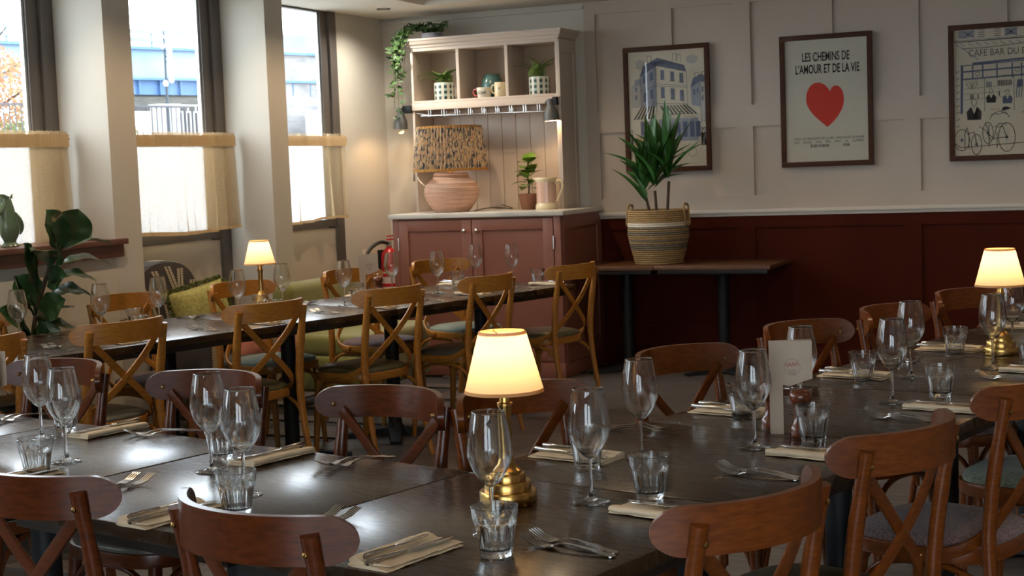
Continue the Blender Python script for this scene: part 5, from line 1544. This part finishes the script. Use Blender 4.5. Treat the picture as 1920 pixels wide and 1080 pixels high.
for k, y_ in enumerate((-.24, -.12, 0.0, .12, .235)):
    zt_ = .975 - .34 * (1 - (1 - min(1, abs(y_) / .33) ** 2.2) ** .5)
    frond(.46, zt_ - .02, y_ + .15 * (y_ < .1), y_, -.2165).build('leaf_stripe', 'armcream', t)
    sh_ = .15 if y_ < .1 else 0
    MB().strip([(-.2155, y_ + sh_ - sh_ * q_ ** 2, .46 + (zt_ - .48) * q_) for q_ in (0, .25, .5, .75, 1)], [(1, 0, 0)] * 5, .006, .001).build('midrib', 'armdark', t)
    # over the top roll
    frond(0, .10, 0, 0, 0, 4).build('leaf_stripe', 'armcream', t).matrix_local = Matrix.Translation((-.338, y_ - .0, zt_ + .012)) @ Matrix.Rotation(PI / 2, 4, 'Y')
for k, y_ in enumerate((-.22, -.08, .06, .20)):
    frond(.13, .29, y_, y_, .2825, 6).build('leaf_stripe', 'armcream', t)
for sy in (-1, 1):
    for y_ in (.255, .305): frond(.14, .55, sy * y_, sy * y_, .3025, 10).build('leaf_stripe', 'armcream', t)
def cushion(name, label, loc, rot_, w_, h_, th_, mt, fringe=None):
    t = thing(name, label, 'cushion', loc); t.rotation_euler = rot_
    def f(u, v, sg):
        a_, b_ = u * 2 - 1, v * 2 - 1
        k = (1 - abs(a_) ** 3.0) * (1 - abs(b_) ** 3.0)
        pin = 1 - .07 * (1 - abs(a_) ** 2) * (abs(b_) ** 4) - .0
        pin2 = 1 - .07 * (1 - abs(b_) ** 2) * (abs(a_) ** 4)
        return (w_ / 2 * a_ * pin2, sg * th_ / 2 * k ** .5, h_ / 2 * b_ * pin)
    mb = MB(); mb.grid(lambda u, v: f(u, v, 1), 18, 18); mb.grid(lambda u, v: f(u, v, -1), 18, 18)
    mb.build('cover', mt, t, smooth=True, angle=180)
    if fringe:
        fr = MB(); rnd = random.Random(8)
        for k in range(170):
            q = k / 170 * 4; sd = int(q); u = (q - sd) * 2 - 1
            p = [(u, -1), (1, u), (-u, 1), (-1, -u)][sd]
            nx, nz = [(0, -1), (1, 0), (0, 1), (-1, 0)][sd]
            x, z = w_ / 2 * p[0] * .97, h_ / 2 * p[1] * .97
            fr.tube([(x, 0, z), (x + nx * .014 + rnd.uniform(-.006, .006), rnd.uniform(-.008, .008), z + nz * .014), (x + nx * .026 + rnd.uniform(-.01, .01), rnd.uniform(-.014, .014), z + nz * .024)], [.007, .007, .003], 5)
        fr.build('fringe', fringe, t)
    return t
cushion('fringed_cushion', 'chartreuse woven cushion with a mossy fringe on the patterned armchair', (-5.10, 7.03, .665), (-.18, -.16, math.radians(75)), .40, .36, .13, 'cushion_y', 'fringe')
cushion('coral_cushion', 'coral velvet cushion half hidden under the far table', (-4.84, 7.27, .515), (-.35, .12, math.radians(70)), .46, .30, .15, 'pink')
t = thing('olive_armchair', 'olive velvet armchair beneath the third window', 'armchair', (-4.98, 8.30, 0))
rounded_box(-.18, -.02, -.50, .50, .12, .775, .06).build('backrest', 'olive', t, smooth=True, angle=60)
rounded_box(-.04, .46, -.46, .46, .32, .455, .045).build('seat_cushion', 'olive', t, smooth=True, angle=60)
rounded_box(-.10, .44, -.48, .48, .10, .325, .03).build('base', 'olive', t, smooth=True, angle=60)
MB().tube([(.455, -.43, .325), (.455, .43, .325)], .006, 6).build('piping', 'fringe', t)
for (x, y_) in ((-.06, -.42), (-.06, .42), (.40, -.42), (.40, .42)): MB().tube([(x, y_, .11), (x, y_, 0)], [.02, .014], 8).build('leg', 'bark', t)

# ------------------------------------------------------------------ outside the windows
gd = struct(MB().box(-80, XW - .12, -30, 90, -.35, -.25).box(XW - .12, 30, -30, YF - .1, -.35, -.25).build('ground_outside', 'asphalt', None)); gd.name = 'ground'
Ab, db = Vector((-28.63, 36.49, 0)), Vector((.3129, .9498, 0)).normalized()
brz = math.atan2(db.y, db.x)
t = thing('footbridge', 'blue painted steel bridge seen through the middle window', 'bridge', (Ab.x, Ab.y, 0), brz)
bx('top_rail', 'br_pale', t, -9, 9, -.06, .06, 5.88, 6.0)
bx('mid_rail', 'br_pale', t, -9, 9, -.06, .06, 5.63, 5.75)
for k in range(12): bx('rail_post', 'br_pale', t, -8.8 + k * 1.6, -8.74 + k * 1.6, .0, .06, 5.4, 5.95)
bx('girder_flange', 'br_blue', t, -9, 9, -.28, .3, 5.38, 5.47)
bx('girder_web', 'br_pale', t, -9, 9, -.10, .1, 4.53, 5.38)
bx('lower_flange', 'br_blue', t, -9, 9, -.25, .3, 4.47, 4.54)
bx('lower_web', 'br_blue', t, 0.1, 9, -.05, .1, 4.04, 4.48)
for k in range(24): bx('stiffener', 'br_blue', t, -8.7 + k * .74, -8.66 + k * .74, -.16, -.05, 4.04, 4.48)
bx('deck_underside', 'br_dark', t, 0.1, 4.6, .1, 3.0, 3.70, 4.04)
bx('deck_beam', 'br_dark', t, 0.1, 4.6, .0, .3, 3.72, 3.98)
bx('abutment', 'stone', t, 4.6, 14, -.14, .8, -.3, 5.5)
bx('coping', 'concrete', t, 4.6, 14, -.2, .9, 5.46, 5.6)
bx('parapet', 'br_pale', t, 4.6, 14, -.1, .2, 5.6, 6.05)
# street lamp mast with round floodlights
t = thing('floodlight_mast', 'slim mast with round floodlights in front of the bridge', 'mast', (Ab.x + db.x * .42 + db.y * 1.2, Ab.y + db.y * .42 - db.x * 1.2, 0), brz)
MB().tube([(0, 0, -.3), (0, 0, 3.5), (0, 0, 5.85)], [.06, .045, .02], 8).build('pole', 'post_grey', t, smooth=True)
for (x, z, s_) in ((-.14, 5.37, .07), (.10, 5.26, .10), (.10, 5.10, .09), (.09, 4.95, .085), (.12, 4.40, .10), (-.09, 4.30, .10)):
    b = MB(); b.x = Matrix.Translation((x, -.08, z)) @ Matrix.Rotation(PI / 2, 4, 'X')
    o = b.lathe([(0, -.06), (s_ * .6, -.04), (s_, .0), (s_ * .98, .03), (0, .04)], 16).build('floodlight', 'concrete', t, smooth=True, angle=50)
    MB().box(min(0, x), max(0, x), -.03, .0, z - .012, z + .012).build('bracket', 'post_grey', t)
# wall pillar and white ornamental fence in front of the bridge
nb_ = Vector((db.y, -db.x, 0))
F0 = Ab + db * .12 + nb_ * 1.0
t = thing('fence_pillar', 'pale concrete pillar left of the white fence', 'pillar', (F0.x, F0.y, 0), brz)
bx('shaft', 'concrete', t, -.05, .72, -.2, .2, -.3, 3.62)
bx('cap', 'concrete', t, -.09, .76, -.24, .24, 3.62, 3.70)
t = thing('white_fence', 'white fence of looped bars below the bridge', 'fence', (F0.x + db.x * .74, F0.y + db.y * .74, 0), brz)
bx('top_rail', 'fence_w', t, 0, 3.6, -.03, .03, 3.64, 3.69)
bx('bottom_rail', 'fence_w', t, 0, 3.6, -.03, .03, 1.6, 1.66)
for k in range(13):
    x = .05 + k * .28
    MB().box(x, x + .035, -.02, .02, 1.66, 3.48).build('bar', 'fence_w', t)
    MB().box(x + .15, x + .185, -.02, .02, 1.66, 3.48).build('bar', 'fence_w', t)
    MB().box(x, x + .185, -.02, .02, 3.45, 3.49).box(x + .075, x + .11, -.02, .02, 3.49, 3.64).build('bar_loop', 'fence_w', t)
tag(MB().box(0, 3.5, .25, .3, -.3, 3.55).build('dark_hoarding', 'fence_d', None), 'dark boarding behind the white fence', 'hoarding')
ho = bpy.data.objects['dark_hoarding']; ho.location = (F0.x + db.x * .8, F0.y + db.y * .8, 0); ho.rotation_euler = (0, 0, brz)
F1 = Ab + db * 5.7 + nb_ * 1.2
t = thing('white_hoarding', 'white boarded hoarding in front of the stone wall', 'hoarding', (F1.x, F1.y, 0), brz)
for k in range(14): bx('board', 'concrete', t, k * .25, k * .25 + .24, -.02, .02, -.3, 3.52)
# autumn tree and shrubs beyond the left window, behind railings
def tree(name, label, loc, h, crown, mt, n, seedn, ls=.16):
    t = thing(name, label, 'tree', loc)
    rnd = random.Random(seedn)
    MB().tube([(0, 0, -.3), (.1, .1, h * .4), (0, .05, h * .75)], [.14, .09, .04], 8).build('trunk', 'bark', t, smooth=True)
    br = MB()
    for k in range(14):
        a_ = k * 2.4; z = h * (.3 + .04 * k)
        br.tube([(0, 0, z), (math.cos(a_) * crown[0] * .5, math.sin(a_) * crown[0] * .5, z + .4), (math.cos(a_) * crown[0] * .9, math.sin(a_) * crown[0] * .9, z + .7)], [.04, .025, .01], 5)
    br.build('branches', 'bark', t)
    lf = MB()
    for k in range(n):
        while True:
            p = Vector((rnd.uniform(-1, 1), rnd.uniform(-1, 1), rnd.uniform(-1, 1)))
            if .15 < p.length < 1: break
        p = Vector((p.x * crown[0], p.y * crown[0], h - crown[1] + p.z * crown[1]))
        d = Vector((rnd.uniform(-1, 1), rnd.uniform(-1, 1), rnd.uniform(-1, 1))).normalized(); e = d.orthogonal().normalized()
        s_ = ls * rnd.uniform(.6, 1.2)
        lf.add([p - d * s_ * .5, p + e * s_ * .28, p + d * s_ * .5, p - e * s_ * .28], [(0, 1, 2, 3)])
    o = lf.build('foliage', mt, t); o['kind'] = 'stuff'
    return t
tree('autumn_tree', 'orange autumn tree outside the left window', (-16.6, 17.2, 0), 3.7, (1.25, 1.15), 'leaf_aut', 7000, 3, .085)
tree('green_shrub', 'green shrub behind the iron railings outside', (-15.7, 17.2, 0), 2.40, (1.0, .5), 'leaf_gr', 3000, 4, .08)
tree('green_shrub', 'pale green bush beside the concrete pillar', (F0.x - db.x * .55 - nb_.x * .9, F0.y - db.y * .55 - nb_.y * .9, 0), 3.3, (.45, .7), 'leaf_gr', 900, 6, .12)
t = thing('iron_railing', 'thin iron railings in front of the autumn tree', 'railing', (-15.0, 14.5, 0), math.radians(80))
bx('top_rail', 'fence_d', t, 0, 5, -.012, .012, 2.56, 2.59)
for k in range(50): MB().box(k * .1, k * .1 + .012, -.006, .006, -.3, 2.56).build('baluster', 'fence_d', t)
